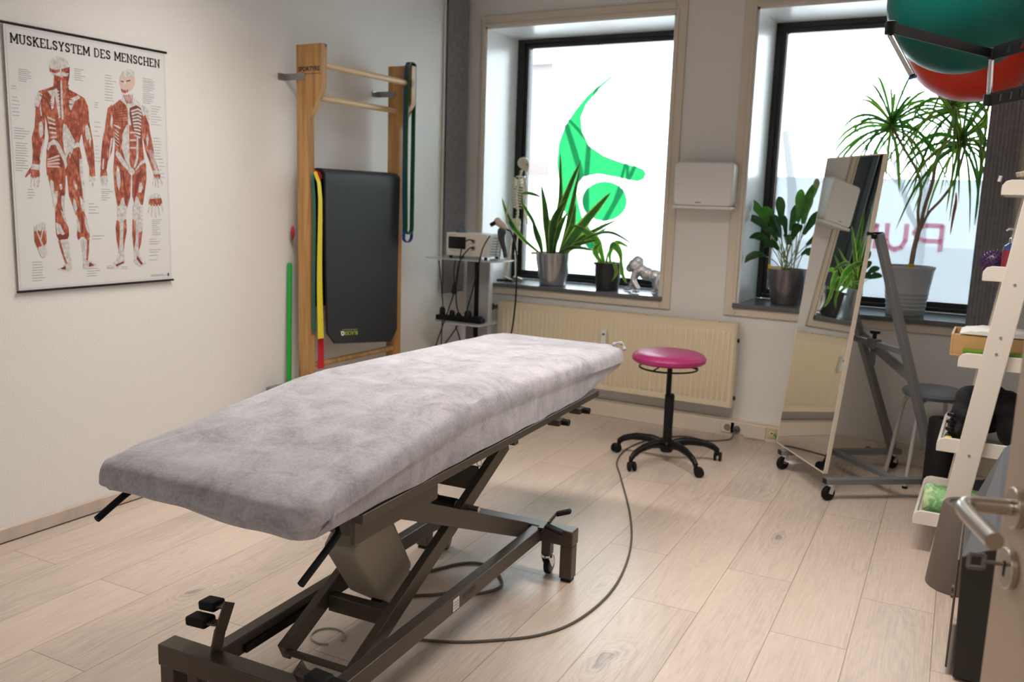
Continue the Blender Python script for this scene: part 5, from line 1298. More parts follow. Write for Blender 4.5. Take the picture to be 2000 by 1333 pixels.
# snake plant in the tall silver pot
SP = thing('snake_plant', 'variegated snake plant in a tall silver pot on the left window sill', 'plant', (.645, 5.335, ZS))
sx, sy2 = .645, 5.335
pot(SP, (sx, sy2, ZS), .122, .090, .222, M_pot)
MB().tube([(sx - .09 + .055 * cos(t), sy2 - .05 + .018 * sin(t), ZS + .212 + .003 * sin(3 * t)) for t in [k * pi / 8 for k in range(16)]], .007, 6, closed=True).build('pot_tag', M_yellow, SP)
LF = [
 ([(.63, 5.34, 1.02), (.665, 5.35, 1.18), (.672, 5.35, 1.42), (.655, 5.35, 1.705)], .030, (1, .2, 0)),
 ([(.65, 5.33, 1.02), (.66, 5.33, 1.20), (.73, 5.33, 1.43), (.815, 5.34, 1.655)], .050, (1, -.3, -.3)),
 ([(.67, 5.36, 1.02), (.72, 5.37, 1.2), (.75, 5.38, 1.38), (.79, 5.38, 1.60)], .032, (1, .5, 0)),
 ([(.61, 5.32, 1.02), (.60, 5.31, 1.18), (.585, 5.30, 1.33), (.548, 5.30, 1.49)], .040, (1, .2, 0)),
 ([(.60, 5.34, 1.02), (.59, 5.36, 1.18), (.56, 5.36, 1.30), (.535, 5.36, 1.41)], .036, (1, .1, 0)),
 ([(.575, 5.30, 1.03), (.56, 5.29, 1.10), (.53, 5.28, 1.18), (.502, 5.28, 1.26)], .036, (1, .2, .2)),
 ([(.64, 5.30, 1.02), (.65, 5.29, 1.15), (.68, 5.28, 1.28), (.755, 5.28, 1.40)], .058, (1, -.2, -.2)),
 ([(.66, 5.31, 1.02), (.67, 5.30, 1.12), (.70, 5.29, 1.20), (.755, 5.29, 1.31)], .050, (1, -.1, -.1)),
 ([(.68, 5.34, 1.02), (.73, 5.34, 1.12), (.77, 5.34, 1.22), (.79, 5.34, 1.37)], .040, (1, .3, -.1)),
 ([(.69, 5.32, 1.02), (.78, 5.32, 1.13), (.90, 5.32, 1.28), (1.045, 5.32, 1.45)], .062, (1, -.2, -.9)),
 ([(.70, 5.33, 1.02), (.80, 5.33, 1.11), (.92, 5.34, 1.19), (1.11, 5.34, 1.285)], .030, (.5, -.2, -.9)),
 ([(.70, 5.34, 1.01), (.80, 5.36, 1.09), (.90, 5.38, 1.15), (1.03, 5.39, 1.24)], .022, (.5, .2, -.9)),
 ([(.69, 5.30, 1.01), (.79, 5.28, 1.07), (.87, 5.27, 1.11), (1.00, 5.26, 1.145)], .036, (.3, -.5, -.9)),
 ([(.68, 5.28, 1.01), (.76, 5.25, 1.06), (.86, 5.24, 1.085), (.985, 5.23, 1.075)], .032, (.2, -.7, -.8)),
 ([(.71, 5.30, 1.02), (.83, 5.28, 1.10), (.98, 5.26, 1.175), (1.10, 5.26, 1.19), (1.255, 5.26, 1.12)], .036, (.1, -.8, -.5)),
 ([(.56, 5.32, 1.02), (.42, 5.31, 1.12), (.33, 5.30, 1.22), (.285, 5.30, 1.30), (.245, 5.30, 1.395)], .038, (.8, -.3, .6)),
 ([(.57, 5.31, 1.02), (.54, 5.30, 1.12), (.51, 5.29, 1.23), (.455, 5.29, 1.31), (.415, 5.29, 1.36), (.405, 5.29, 1.425)], .030, (1, -.4, .3)),
 ([(.405, 5.29, 1.425), (.45, 5.29, 1.43), (.51, 5.29, 1.42), (.555, 5.29, 1.405)], .024, (0, -.5, 1)),
 ([(.62, 5.36, 1.02), (.64, 5.38, 1.15), (.645, 5.39, 1.28), (.64, 5.39, 1.40)], .044, (1, .1, 0)),
]
for P, w, sd in LF:
    m = MB(); LW = 1.25; leaf(m, P, w, sd, .13); m.build('leaf', [M_leaf, M_edge], SP)
LW = 1.0
# small drooping plant in the black pot
BP = thing('trailing_plant', 'small drooping striped plant in a black pot between snake plant and silver ape', 'plant', (1.055, 5.32, ZS))
bx_, by_ = 1.055, 5.32
pot(BP, (bx_, by_, ZS), .095, .075, .178, mat('black_pot', (.02, .021, .023), .35), prof=[(.068, 0), (.074, .003), (.083, .09), (.086, .165), (.095, .166), (.095, .182), (.088, .182), (.084, .166), (.04, .164)])
mz = MB()
rr_ = random.Random(2)
for i in range(40): a = rr_.uniform(0, 6.28); r = rr_.uniform(.01, .07); mz.tube([(bx_ + r * cos(a), by_ + r * sin(a), ZS + .16), (bx_ + r * 1.2 * cos(a), by_ + r * 1.2 * sin(a), ZS + .17 + rr_.uniform(0, .035))], .0015, 4)
mz.build('sprouts', M_stem, BP)['kind'] = 'stuff'
for P, w, sd in [
 ([(1.03, 5.31, .98), (1.00, 5.30, 1.08), (.965, 5.30, 1.14), (.88, 5.29, 1.20), (.79, 5.28, 1.235)], .040, (.5, -.7, .5)),
 ([(1.05, 5.31, .98), (1.06, 5.30, 1.06), (1.09, 5.30, 1.11), (1.14, 5.29, 1.07), (1.165, 5.28, .985)], .042, (.5, -.8, .3)),
 ([(1.07, 5.33, .98), (1.06, 5.33, 1.06), (1.10, 5.34, 1.13), (1.19, 5.34, 1.10)], .026, (.3, -.8, .4)),
 ([(1.03, 5.29, .98), (.99, 5.27, 1.04), (.985, 5.26, 1.09), (1.03, 5.25, 1.13)], .030, (1, -.3, 0)),
 ([(1.07, 5.28, .98), (1.12, 5.25, 1.00), (1.145, 5.24, .94), (1.12, 5.23, .88)], .016, (.7, -.7, 0)),
 ([(1.155, 5.27, 1.06), (1.168, 5.27, .98), (1.178, 5.27, .93), (1.212, 5.27, .87)], .022, (1, -.4, 0))]:
    m = MB(); leaf(m, P, w * 1.35, tuple((Vector(P[-1]) - Vector(P[0])).cross(CAMD + Vector((0, 0, .4)))), .14); m.build('leaf', [M_leaf2, M_edge], BP)

# silver ape figure walking to the left
AP = MB(); ax, ay, az = 1.288, 5.33, ZS
AP.ell((ax - .058, ay - .01, az + .162), (.040, .036, .044)).ell((ax - .086, ay - .012, az + .146), (.024, .026, .026)).ell((ax - .038, ay - .005, az + .190), (.036, .030, .036))
AP.ell((ax - .066, ay - .028, az + .180), (.006, .005, .007)); AP.tube([(ax - .082, ay - .03, az + .172), (ax - .092, ay - .01, az + .175), (ax - .082, ay + .01, az + .172)], .007, 8)
AP.ell((ax - .015, ay, az + .140), (.042, .045, .040)).ell((ax + .020, ay, az + .120), (.050, .040, .042)).ell((ax + .068, ay, az + .110), (.048, .036, .040)).ell((ax + .10, ay, az + .105), (.030, .034, .034))
for P, r in ((([(ax - .03, ay - .045, az + .14), (ax - .045, ay - .055, az + .08), (ax - .005, ay - .06, az + .025)]), [.022, .018, .014]),
             (([(ax - .04, ay + .035, az + .13), (ax - .075, ay + .045, az + .075), (ax - .100, ay + .04, az + .022)]), [.022, .017, .013]),
             (([(ax + .085, ay + .025, az + .10), (ax + .062, ay + .035, az + .06), (ax + .070, ay + .035, az + .02)]), [.026, .018, .013]),
             (([(ax + .105, ay - .025, az + .10), (ax + .10, ay - .035, az + .06), (ax + .122, ay - .035, az + .02)]), [.026, .020, .013])): AP.tube(spline(P, 4), [r[0] + (r[2] - r[0]) * i / 8 for i in range(9)], 10)
for x, y, dx in ((ax - .018, ay - .062, -.012), (ax - .112, ay + .038, -.012), (ax + .062, ay + .036, -.010), (ax + .116, ay - .036, -.010)):
    AP.ell((x, y, az + .013), (.022, .014, .011))
    for q in range(3): AP.tube([(x + dx, y + (q - 1) * .008, az + .012), (x + dx - .012, y + (q - 1) * .009, az + .006)], [.006, .005], 6)
AP.v = [(ax + .012 + (v[0] - ax) * 1.08, ay + (v[1] - ay) * 1.05, az + (v[2] - az) * 1.06) for v in AP.v]
solo(AP, 'ape_figurine', M_silver, 'silver ape figurine on four limbs at the right end of the left sill', 'figurine', (ax, ay, az), remesh=.004)

# peace lily in the second window
PL = thing('leafy_plant', 'lush broad-leaved plant in a dark silver pot at the left end of the right sill', 'plant', (2.19, 5.385, ZS))
px_, py_ = 2.19, 5.385
pot(PL, (px_, py_, ZS), .118, .082, .212, mat('dark_silver_pot', (.20, .185, .20), .25, metal=.75, var=.15))
MB().box(px_ - .105, px_ - .088, py_ - .055, py_ - .052, ZS + .19, ZS + .235, mi=0).box(px_ - .0879, px_ - .028, py_ - .055, py_ - .052, ZS + .185, ZS + .228, mi=1).build('plant_label', [M_yellow, mat('cream_card', (.72, .62, .45), .6)], PL)
rr_ = random.Random(8)
tg = [(1.955, 5.36, 1.40), (1.965, 5.33, 1.31), (2.02, 5.30, 1.20), (2.05, 5.30, 1.36), (2.12, 5.34, 1.42), (2.16, 5.30, 1.30), (2.24, 5.33, 1.46), (2.285, 5.36, 1.44), (2.30, 5.40, 1.50), (2.25, 5.28, 1.27), (2.10, 5.26, 1.16), (2.06, 5.42, 1.24), (2.34, 5.34, 1.33), (2.38, 5.38, 1.22), (2.00, 5.28, 1.08), (2.20, 5.45, 1.36), (2.33, 5.30, 1.12), (2.13, 5.24, 1.30), (2.22, 5.26, 1.18), (2.40, 5.42, 1.36), (2.09, 5.33, 1.29), (2.17, 5.40, 1.21)]
for i, t in enumerate(tg):
    t = Vector(t); b0 = Vector((px_ + rr_.uniform(-.04, .04), py_ + rr_.uniform(-.03, .03), ZS + .18)); o = t - b0; mid = b0 + o * .5 + Vector((0, 0, .05))
    j = b0 + o * .56 + Vector((0, 0, .055))
    s_ = MB().tube(spline([b0, (b0 + mid) / 2 + Vector((0, 0, .02)), j], 4), .0028, 6); st_ = s_.build('stem', M_stem, PL)
    dl_ = (t - j) * (1.4 if (t - j).length > .12 else 1.7); fa = (CAMD + Vector((rr_.uniform(-.5, .5), rr_.uniform(-.3, .3), rr_.uniform(.0, .8)))); m = MB(); leaf(m, [j, j + dl_ * .35 + Vector((0, 0, .022)), j + dl_ * .7 + Vector((0, 0, .014)), j + dl_ - Vector((0, 0, .018))], rr_.uniform(.046, .062), tuple(dl_.cross(fa)), .2, 0, 0, tip=.03, base=.3, fold=.08)
    m.v = [(max(v[0], 1.962 + .1 * max(0, 1.962 - v[0])), v[1], v[2]) for v in m.v]; m.build('leaf', [M_leaf2 if i in (3, 6, 7, 0) else M_leaf], PL)
MB().tube(spline([(2.22, 5.38, 1.02), (2.26, 5.37, 1.25), (2.315, 5.36, 1.50)], 5), .003, 6).ell((2.318, 5.36, 1.535), (.018, .012, .030)).build('bud', M_stem, PL)
# hidden neighbour plant behind the mirror
HP = thing('small_plant', 'small dark-leaved plant behind the mirror on the right window sill', 'plant', (2.555, 5.43, ZS))
pot(HP, (2.555, 5.43, ZS), .065, .05, .12, M_pot)
for t in [(2.655, 5.40, 1.10), (2.72, 5.39, 1.02), (2.665, 5.38, 1.02), (2.64, 5.42, 1.16), (2.50, 5.40, 1.12), (2.56, 5.38, 1.18), (2.70, 5.41, 1.065)]:
    t = Vector(t); b0 = Vector((2.555, 5.43, ZS + .10)); j = b0 + (t - b0) * .55 + Vector((0, 0, .03)); o = t - b0
    MB().tube([b0, j], .002, 6).build('stem', M_stem, HP)
    m = MB(); leaf(m, [j, j + (t - j) * .5 + Vector((0, 0, .01)), t], .040, tuple(o.cross(CAMD + Vector((0, 0, .5)))), .2, 0, 0, base=.3); m.build('leaf', [M_leaf], HP)

# dracaena in the white ribbed pot
DR = thing('dragon_tree', 'tall thin-leaved dragon tree in a white ribbed pot on the right window sill', 'plant', (2.855, 5.385, ZS))
dx_, dy_ = 2.855, 5.385
wp = [(.094, 0), (.098, .004)]
for i in range(5): z = .03 + i * .022; r = .098 + .036 * z / .27; wp += [(r, z), (r + .0022, z + .004), (r + .0022, z + .008), (r, z + .012)]
wp += [(.131, .255), (.136, .262), (.136, .275), (.129, .275), (.125, .25), (.05, .248)]
pot(DR, (dx_, dy_, ZS), .136, .098, .275, mat('white_pot', (.55, .58, .60), .35), prof=wp)
MB().box(dx_ - .012, dx_ + .030, dy_ - .04, dy_ - .02, ZS + .262, ZS + .285).build('pot_tag', M_yellow, DR, bevel=.003)
trk = MB().tube(spline([(2.862, 5.39, 1.06), (2.868, 5.39, 1.18), (2.885, 5.39, 1.305)], 5), [.014] * 5 + [.013] * 5 + [.015], 10)
trk.build('trunk', M_bark, DR)
br3 = [([(2.882, 5.39, 1.30), (2.868, 5.39, 1.40), (2.872, 5.38, 1.52), (2.84, 5.37, 1.62), (2.77, 5.36, 1.73), (2.69, 5.35, 1.86)], .008),
       ([(2.888, 5.39, 1.30), (2.90, 5.39, 1.42), (2.925, 5.39, 1.55), (2.935, 5.39, 1.68), (2.99, 5.39, 1.86), (3.00, 5.39, 1.95)], .010),
       ([(2.892, 5.39, 1.30), (2.925, 5.38, 1.39), (2.985, 5.36, 1.47), (3.04, 5.35, 1.58), (3.065, 5.34, 1.72), (3.07, 5.34, 1.80)], .007)]
for P, r in br3: MB().tube(spline(P, 5), r, 8).build('branch', M_bark, DR)
rr_ = random.Random(5)
def head(c, n, L, up_, label=None):
    c = Vector(c)
    for i in range(n):
        a = i * 2.39996 + rr_.uniform(-.2, .2); e = 1.25 - 1.9 * (i / n) ** .8 + rr_.uniform(-.15, .15)
        l = L * rr_.uniform(.75, 1.1); d = Vector((cos(a) * cos(e), sin(a) * cos(e) * .62, sin(e))); b0 = c + Vector((0, 0, -.05 * i / n))
        dr = .62 * l * (1 if e < .5 else .35)
        p1 = b0 + d * l * .4; p2 = b0 + d * l * .75 - Vector((0, 0, dr * .35)); p3 = b0 + d * l - Vector((0, 0, dr))
        for p in (p1, p2, p3): p.y = min(p.y, GLY - .06); p.x = min(p.x, 3.155)
        m = MB(); leaf(m, [b0, p1, p2, p3], .0165, tuple((p2 - b0).cross(CAMD + Vector((rr_.uniform(-.8, .8), rr_.uniform(-.4, .4), rr_.uniform(-.2, 1))))), .22, 0, 1, k=3, tip=.1, base=.7, fold=.12); m.build('leaf', [M_leaf2 if rr_.random() < .55 else M_leaf, M_edge if rr_.random() < .4 else M_leaf2], DR)
head((2.69, 5.35, 1.885), 46, .33, 1)
head((2.985, 5.38, 1.97), 46, .38, 1)
head((3.05, 5.34, 1.80), 50, .37, 1)
m = MB(); leaf(m, [(3.05, 5.33, 1.50), (3.055, 5.32, 1.45), (3.05, 5.32, 1.38), (3.045, 5.32, 1.27)], .016, (1, 0, 0), .2); m.build('dry_leaf', [mat('dry_leaf', (.35, .08, .05), .6), mat('dry_leaf', (.35, .08, .05), .6)], DR)

# paper towel dispenser on the pier
TD = thing('towel_dispenser', 'white rounded paper towel dispenser on the pier between the windows', 'dispenser', (1.73, D - .07, 1.37))
MB().prism(rrect(1.55, 1.905, 1.385, 1.640, .028), 'y', D - .125, D - .012).build('cover', M_white, TD, bevel=.012, seg=3)
MB().box(1.548, 1.908, D - .128, D - .003, 1.366, 1.3845).build('base', M_white, TD, bevel=.006)
MB().cyl((1.905, D - .05, 1.398), (1.914, D - .05, 1.398), .008).build('lock', M_white, TD)
MB().box(1.688, 1.722, D - .1275, D - .1252, 1.402, 1.408).build('logo_print', M_grey_ink, TD)
MB().box(1.58, 1.87, D - .011, D - .001, 1.40, 1.62).build('back_plate', M_white, TD)

# ------------------------------------------------------------------ mirror on a rolling stand
MI = thing('standing_mirror', 'tall tilted mirror on a grey rolling A-frame in front of the right window', 'mirror', (2.6, 4.75, 0))
BL, BR_ = Vector((2.330, 4.782, .118)), Vector((2.655, 4.340, .118)); TL, TR = BL + Vector((.120, .088, 1.535)), BR_ + Vector((.120, .088, 1.535))
e1 = (BR_ - BL).normalized(); e2 = (TL - BL).normalized(); nrm = e2.cross(e1).normalized()
if nrm.y > 0: nrm = -nrm
back = -nrm
def slab(a, b, c, d, t0, t1): 
    vs = [p + back * t0 for p in (a, b, c, d)] + [p + back * t1 for p in (a, b, c, d)]
    return MB().add(vs, [(0, 1, 2, 3), (7, 6, 5, 4), (0, 4, 5, 1), (1, 5, 6, 2), (2, 6, 7, 3), (3, 7, 4, 0)])
slab(BL + (e1 + e2) * .003, BR_ + (e2 - e1) * .003, TR - (e1 + e2) * .003, TL + (e1 - e2) * .003, .0, .004).build('mirror_pane', M_mirror, MI, smooth=False)
slab(BL, BR_, TR, TL, .0045, .018).build('backing_board', M_trim, MI, smooth=False)
fr = MB()
for a, b in ((BL, BR_), (BR_, TR), (TR, TL), (TL, BL)): fr.beam(a + back * .009, b + back * .009, .006, .020, up=back)
fr.build('edge_frame', M_trim, MI)
hz = Vector((.817, .577, 0)); al = Vector((.577, -.817, 0))
F1a, F1b = Vector((2.375, 4.67, .095)), Vector((2.93, 5.085, .095)); F2a, F2b = Vector((2.672, 4.290, .095)), Vector((3.16, 4.640, .095))
for k, (a, b) in enumerate(((F1a, F1b), (F2a, F2b))):
    MB().beam(a, b, .04, .028).build('foot_bar', M_grey, MI, bevel=.002)
    dd = (b - a).normalized()
    MB().beam(a - dd * .004, a - dd * .0005, .037, .025).build('end_plug', M_black, MI)
    for q, sgn in ((a + dd * .03, 1), (b - dd * .03, -1)):
        f_ = MB().cyl(q + Vector((0, 0, -.0145)), q + Vector((0, 0, -.026)), .016)
        wd_ = Vector((-.6, -.8, 0)); sx_ = Vector((.8, -.6, 0)); c_ = Vector((q.x, q.y, .036)) + wd_ * .012
        for e in (-1, 1): f_.beam(q + sx_ * (e * .016) + Vector((0, 0, -.028)), c_ + sx_ * (e * .016), .003, .026, up=wd_)
        f_.beam(q + sx_ * -.017 + Vector((0, 0, -.027)), q + sx_ * .017 + Vector((0, 0, -.027)), .028, .004).build('caster_fork', M_chrome, MI)
        w_ = MB().cyl(c_ - sx_ * .011, c_ - sx_ * .002, .036, n=24).cyl(c_ + sx_ * .002, c_ + sx_ * .011, .036, n=24); w_.build('caster_wheel', M_blacksoft, MI, bevel=.004)
MB().beam(F1a + (F1b - F1a) * .45, F2a + (F2b - F2a) * .62, .034, .026).build('cross_bar', M_grey, MI, bevel=.002)
U2t = Vector((2.785, 4.44, 1.285)); U1t = Vector((2.50, 4.86, 1.285))
U2b = F2b + Vector((-.03, -.02, .015)); U1b = F1a + (F1b - F1a) * .93 + Vector((0, 0, .015))
MB().beam(U2b, U2t, .030, .052, up=al).build('upright', M_grey, MI, bevel=.002)
MB().beam(U1b, U1t, .030, .052, up=al).build('upright', M_grey, MI, bevel=.002)
for t_ in (U2t, U1t): MB().cyl(t_ - hz * .055, t_ + hz * .02, .010).cyl(t_ + Vector((-.01, -.028, -.012)), t_ + Vector((-.02, -.040, -.012)), .012).build('pivot_knob', M_black, MI)
za = .62
def onU(b, t, z): f = (z - b.z) / (t.z - b.z); return b + (t - b) * f
qa, qb = onU(U1b, U1t, .74), onU(U2b, U2t, .60)
MB().beam(qa, qb, .012, .055).build('brace_plate', M_grey, MI, bevel=.002)
ra_, rb_ = Vector((2.62, 4.86, .735)), onU(U2b, U2t, .725)
MB().beam(ra_ - (rb_ - ra_) * .35, rb_, .028, .028).build('tilt_bar', M_grey, MI, bevel=.002)
mcl = ra_ + (rb_ - ra_) * .50
MB().beam(mcl - (rb_ - ra_).normalized() * .028, mcl + (rb_ - ra_).normalized() * .028, .045, .050).beam(mcl + Vector((0, 0, -.02)), mcl + Vector((0, 0, -.11)), .012, .035, up=(rb_ - ra_).normalized()).build('clamp_block', mat('dark_grey_paint', (.12, .125, .135), .45), MI, bevel=.003)
MB().cyl(mcl + Vector((0, 0, .0255)), mcl + Vector((0, 0, .05)), .010).cyl(mcl + Vector((0, 0, .05)), mcl + Vector((0, 0, .066)), .024, .026).build('star_knob', M_black, MI, bevel=.003)
tgx = MB().prism([(2.405, 4.662), (2.450, 4.628), (2.505, 4.690), (2.455, 4.722)], 'z', .052, .0528).tube([(2.425, 4.688, .079), (2.430, 4.675, .0529)], .001, 4)
solo(tgx, 'paper_tag', mat('tag_paper', (.78, .74, .76), .6), 'small white paper tag hanging at the front left castor of the mirror stand', 'tag', (2.455, 4.675, .05))

# grey round stool behind the mirror stand
GS = thing('grey_stool', 'round grey stool with thin bent legs under the right window', 'stool', (3.075, 4.90, 0))
gx, gy = 3.075, 4.90
MB().lathe([(0, .500), (.125, .500), (.15, .490), (.155, .475), (.145, .458), (.12, .452), (0, .452)], (gx, gy, 0), 40).build('seat', mat('grey_vinyl', (.19, .22, .25), .35), GS)
for a in (2.95, 4.3, 5.9, 1.2):
    d = Vector((cos(a), sin(a), 0)); c = Vector((gx, gy, 0))
    lg_ = MB().tube(spline([c + d * .03 + Vector((0, 0, .445)), c + d * .10 + Vector((0, 0, .445)), c + d * .135 + Vector((0, 0, .425)), c + d * .150 + Vector((0, 0, .36)), c + d * .18 + Vector((0, 0, .14)), c + d * .198 + Vector((0, 0, .012))], 6), .0105, 10).build('leg', mat('pale_grey_tube', (.60, .60, .58), .4, metal=.3), GS)
    sub(MB().cyl(c + d * .1985 + Vector((0, 0, .011)), c + d * .200, .013), 'foot_cap', M_blacksoft, lg_, GS)

# ------------------------------------------------------------------ white ladder shelf on the right wall
LS = thing('ladder_shelf', 'white leaning ladder shelf with five trays at the right wall', 'shelf', (3.35, 4.1, 0))
ya, yb = 3.80, 4.40
def legx(z): return 3.170 + .1215 * z
for y in (ya - .0005, yb - .0215):
    lp = MB().prism([(legx(.012), .012), (legx(.012) + .088, .012), (legx(1.9) + .088, 1.9), (legx(1.9), 1.9)], 'y', y, y + .022).build('side_leg', M_shelf, LS, bevel=.003)
    if y < 4:
        sc_ = MB()
        for z in (.45, .863, .928, 1.133, 1.52):
            sc_ = MB(); sc_.cyl((legx(z) + .045, y - .0022, z), (legx(z) + .045, y + .001, z), .0055, n=12)
            sub(sc_, 'screw', M_steel, lp, LS)
TZ = [(.125, 3.093), (.445, 3.150), (.795, 3.192), (1.140, 3.241), (1.468, 3.270)]
for z, xl in TZ:
    t = MB().box(xl, RX - .012, ya + .024, yb - .024, z, z + .012)
    for y0 in (ya + .0222, yb - .0352):
        t.prism([(xl, z), (RX - .012, z), (RX - .012, z + .058), (xl + .03, z + .058), (xl + .012, z + .052), (xl, z + .036)], 'y', y0, y0 + .013)
    t.box(xl - .001, xl + .010, ya + .03, yb - .03, z, z + .030)
    t.build('tray', M_shelf, LS, bevel=.002)
s0 = ya + .045
# contents
gr_ = thing('foam_roller', 'green marbled foam roller lying on the lowest tray of the ladder shelf', 'roller', (3.29, 3.93, .14))
MB().lathe([(.026, -.165), (.058, -.165), (.066, -.158), (.068, -.14), (.068, .14), (.066, .158), (.058, .165), (.026, .165)], (3.285, 3.925, .2065), 36, 'x', closed=True).build('foam', M_marble, gr_)
db = thing('massage_cushion', 'black ribbed massage cushion bulging over the second lowest tray', 'cushion', (3.30, 3.98, .46))
cb = MB()
for c_, r_ in (((3.215, 3.97, .520), (.040, .09, .058)), ((3.235, 3.99, .585), (.052, .10, .055)), ((3.25, 4.02, .64), (.06, .10, .05)), ((3.31, 4.06, .655), (.07, .12, .05)), ((3.385, 4.02, .625), (.055, .12, .062)), ((3.40, 3.99, .545), (.048, .11, .078)), ((3.30, 4.10, .56), (.10, .10, .08))): cb.ell(c_, r_)
cb.build('padding', mat('black_velvet', (.010, .010, .013), .8), db, remesh=.008)
for i in range(4): MB().tube([(3.183 + .012 * sin(i), 3.93 + .0 * i, .495 + i * .03), (3.18, 3.905, .493 + i * .03), (3.20, 3.882, .495 + i * .03)], .009, 8).build('rib', M_black, db)
yd = thing('yellow_dumbbell', 'small yellow dumbbell at the front of the second lowest tray', 'dumbbell', (3.22, 3.855, .457))
MB().cyl((3.185, 3.86, .481), (3.30, 3.86, .481), .011).build('handle', M_yellow, yd)
for x in (3.175, 3.285): MB().cyl((x, 3.86, .481), (x + .026, 3.86, .481), .022).build('weight', M_yellow, yd, bevel=.005)
solo(MB().prism(rrect(3.47, 3.59, 3.86, 4.3, .02), 'z', .4575, .50), 'folded_towel', mat('pale_blue_towel', (.45, .50, .52), .9, bump=.6), 'folded pale towel right of the black cushion on the shelf', 'towel', (3.48, 4.0, .457), bevel=.01)
wt = thing('wooden_tray', 'small bamboo box with dividers on the middle tray of the ladder shelf', 'box', (3.25, 3.96, .826))
M_bam = mat('bamboo', (.55, .33, .14), .45, var=.12, vscale=20, stretch=(.2, 1, 1))
bt = MB(); x0_, x1_, y0b, y1b, zz0, zz1 = 3.155, 3.50, 3.90, 4.16, .8265, .915
bt.box(x0_, x1_, y0b, y1b, zz0 + .0, zz0 + .008).box(x0_, x0_ + .009, y0b, y1b, zz0 + .008, zz1).box(x1_ - .009, x1_, y0b, y1b, zz0 + .008, zz1).box(x0_ + .009, x1_ - .009, y0b, y0b + .009, zz0 + .008, zz1).box(x0_ + .009, x1_ - .009, y1b - .009, y1b, zz0 + .008, zz1).box(x0_ + .009, x1_ - .009, 4.0, 4.006, zz0 + .008, zz1 - .01)
bt.build('box_body', M_bam, wt, bevel=.0015)
tl = MB(); n1, n2 = 16, 8; vs = []
rr_ = random.Random(1)
for i in range(n1 + 1):
    for j in range(n2 + 1):
        x = 3.185 + .29 * i / n1; y = 3.895 + .17 * j / n2; vs.append((x, y, .924 + .026 * sin(pi * i / n1) ** .4 * sin(pi * (j + .5) / (n2 + 1)) ** .5 + rr_.uniform(-.003, .003)))
vs += [(v[0], v[1], .9195) for v in vs]; K = (n1 + 1) * (n2 + 1)
fs = []
for i in range(n1):
    for j in range(n2):
        a = i * (n2 + 1) + j; fs += [(a, a + 1, a + n2 + 2, a + n2 + 1), (K + a, K + a + n2 + 1, K + a + n2 + 2, K + a + 1)]
for i in range(n1):
    a = i * (n2 + 1); fs.append((a, a + n2 + 1, K + a + n2 + 1, K + a)); a += n2; fs.append((a, K + a, K + a + n2 + 1, a + n2 + 1))
for j in range(n2): fs.append((j, K + j, K + j + 1, j + 1)); a = n1 * (n2 + 1) + j; fs.append((a, a + 1, K + a + 1, K + a))
solo(tl.add(vs, fs), 'folded_tissues', mat('tissue', (.80, .80, .79), .8), 'crumpled stack of white tissues on top of the bamboo box', 'tissues', (3.33, 3.98, .91))
def carton(x0, x1, y0, y1, z0, z1, label, txt):
    g_ = thing('green_carton', label, 'carton', ((x0 + x1) / 2, (y0 + y1) / 2, z0))
    MB().box(x0, x1, y0, y1, z0, z1).build('carton_body', mat('green_card', (.11, .25, .015), .45), g_, bevel=.001)
    MB().box(x0 + .012, x0 + .012 + (x1 - x0) * .28, y0 - .0006, y0 - .0001, z0 + (z1 - z0) * .30, z1 - (z1 - z0) * .25).build('printed_panel', mat('card_print', (.52, .55, .40), .5), g_)
    m = MB(); place_text(m, txt, .022, ((x0 + (x1 - x0) * .80), y0 - .0008, (z0 + z1) / 2), (1, 0, 0), (0, 0, 1), bold=.0004); m.build('lettering', M_white, g_, smooth=False)
    return g_
carton(3.204, 3.420, 3.838, 3.893, .8075, .862, 'bright green carton in front of the bamboo box on the middle tray', 'FIT')
sbal = thing('spiky_ball', 'purple spiky massage ball on the second highest tray', 'ball', (3.272, 3.95, 1.152))
bl = MB().ell((3.272, 3.955, 1.2085), (.046, .046, .046), 24, 16)
for i in range(170):
    zf = 1 - 2 * (i + .5) / 170; a = i * 2.39996; r = math.sqrt(1 - zf * zf); d = Vector((r * cos(a), r * sin(a), zf)); bl.tube([Vector((3.272, 3.955, 1.2085)) + d * .045, Vector((3.272, 3.955, 1.2085)) + d * .0525], [.0035, .0018], 5)
bl.build('rubber_shell', mat('purple_rubber', (.055, .025, .085), .35), sbal)
bo = thing('pump_bottle', 'blue and red pump bottle with chrome top next to the purple spiky ball', 'bottle', (3.325, 3.90, 1.152))
bxx, byy = 3.335, 3.875
MB().lathe([(0, 1.1525), (.034, 1.1525), (.037, 1.158), (.037, 1.262), (.033, 1.277), (.018, 1.288), (.014, 1.292)], (bxx, byy, 0), 28).build('bottle_body', mat('blue_plastic', (.03, .07, .22), .15), bo)
MB().lathe([(.0374, 1.175), (.0374, 1.262)], (bxx, byy, 0), 28).build('label_wrap', mat('label_red', (.30, .03, .06), .35, var=.8, vscale=14), bo)
MB().lathe([(.019, 1.288), (.020, 1.306), (.012, 1.310), (.006, 1.312), (.006, 1.333), (.012, 1.336), (.012, 1.345), (0, 1.346)], (bxx, byy, 0), 20).tube([(bxx, byy, 1.34), (bxx - .022, byy - .01, 1.342), (bxx - .034, byy - .014, 1.334)], .005, 8).build('pump_head', M_chrome, bo)
kb = thing('clear_box', 'small clear plastic case at the edge of the highest tray', 'box', (3.30, 3.90, 1.48))
MB().box(3.2815, 3.320, 3.86, 3.94, 1.4805, 1.515).build('case_body', mat('clear_grey', (.45, .47, .48), .15), kb, bevel=.002)
MB().cyl((3.258, 3.87, 1.519), (3.262, 3.87, 1.541), .006).build('latch', M_white, kb)
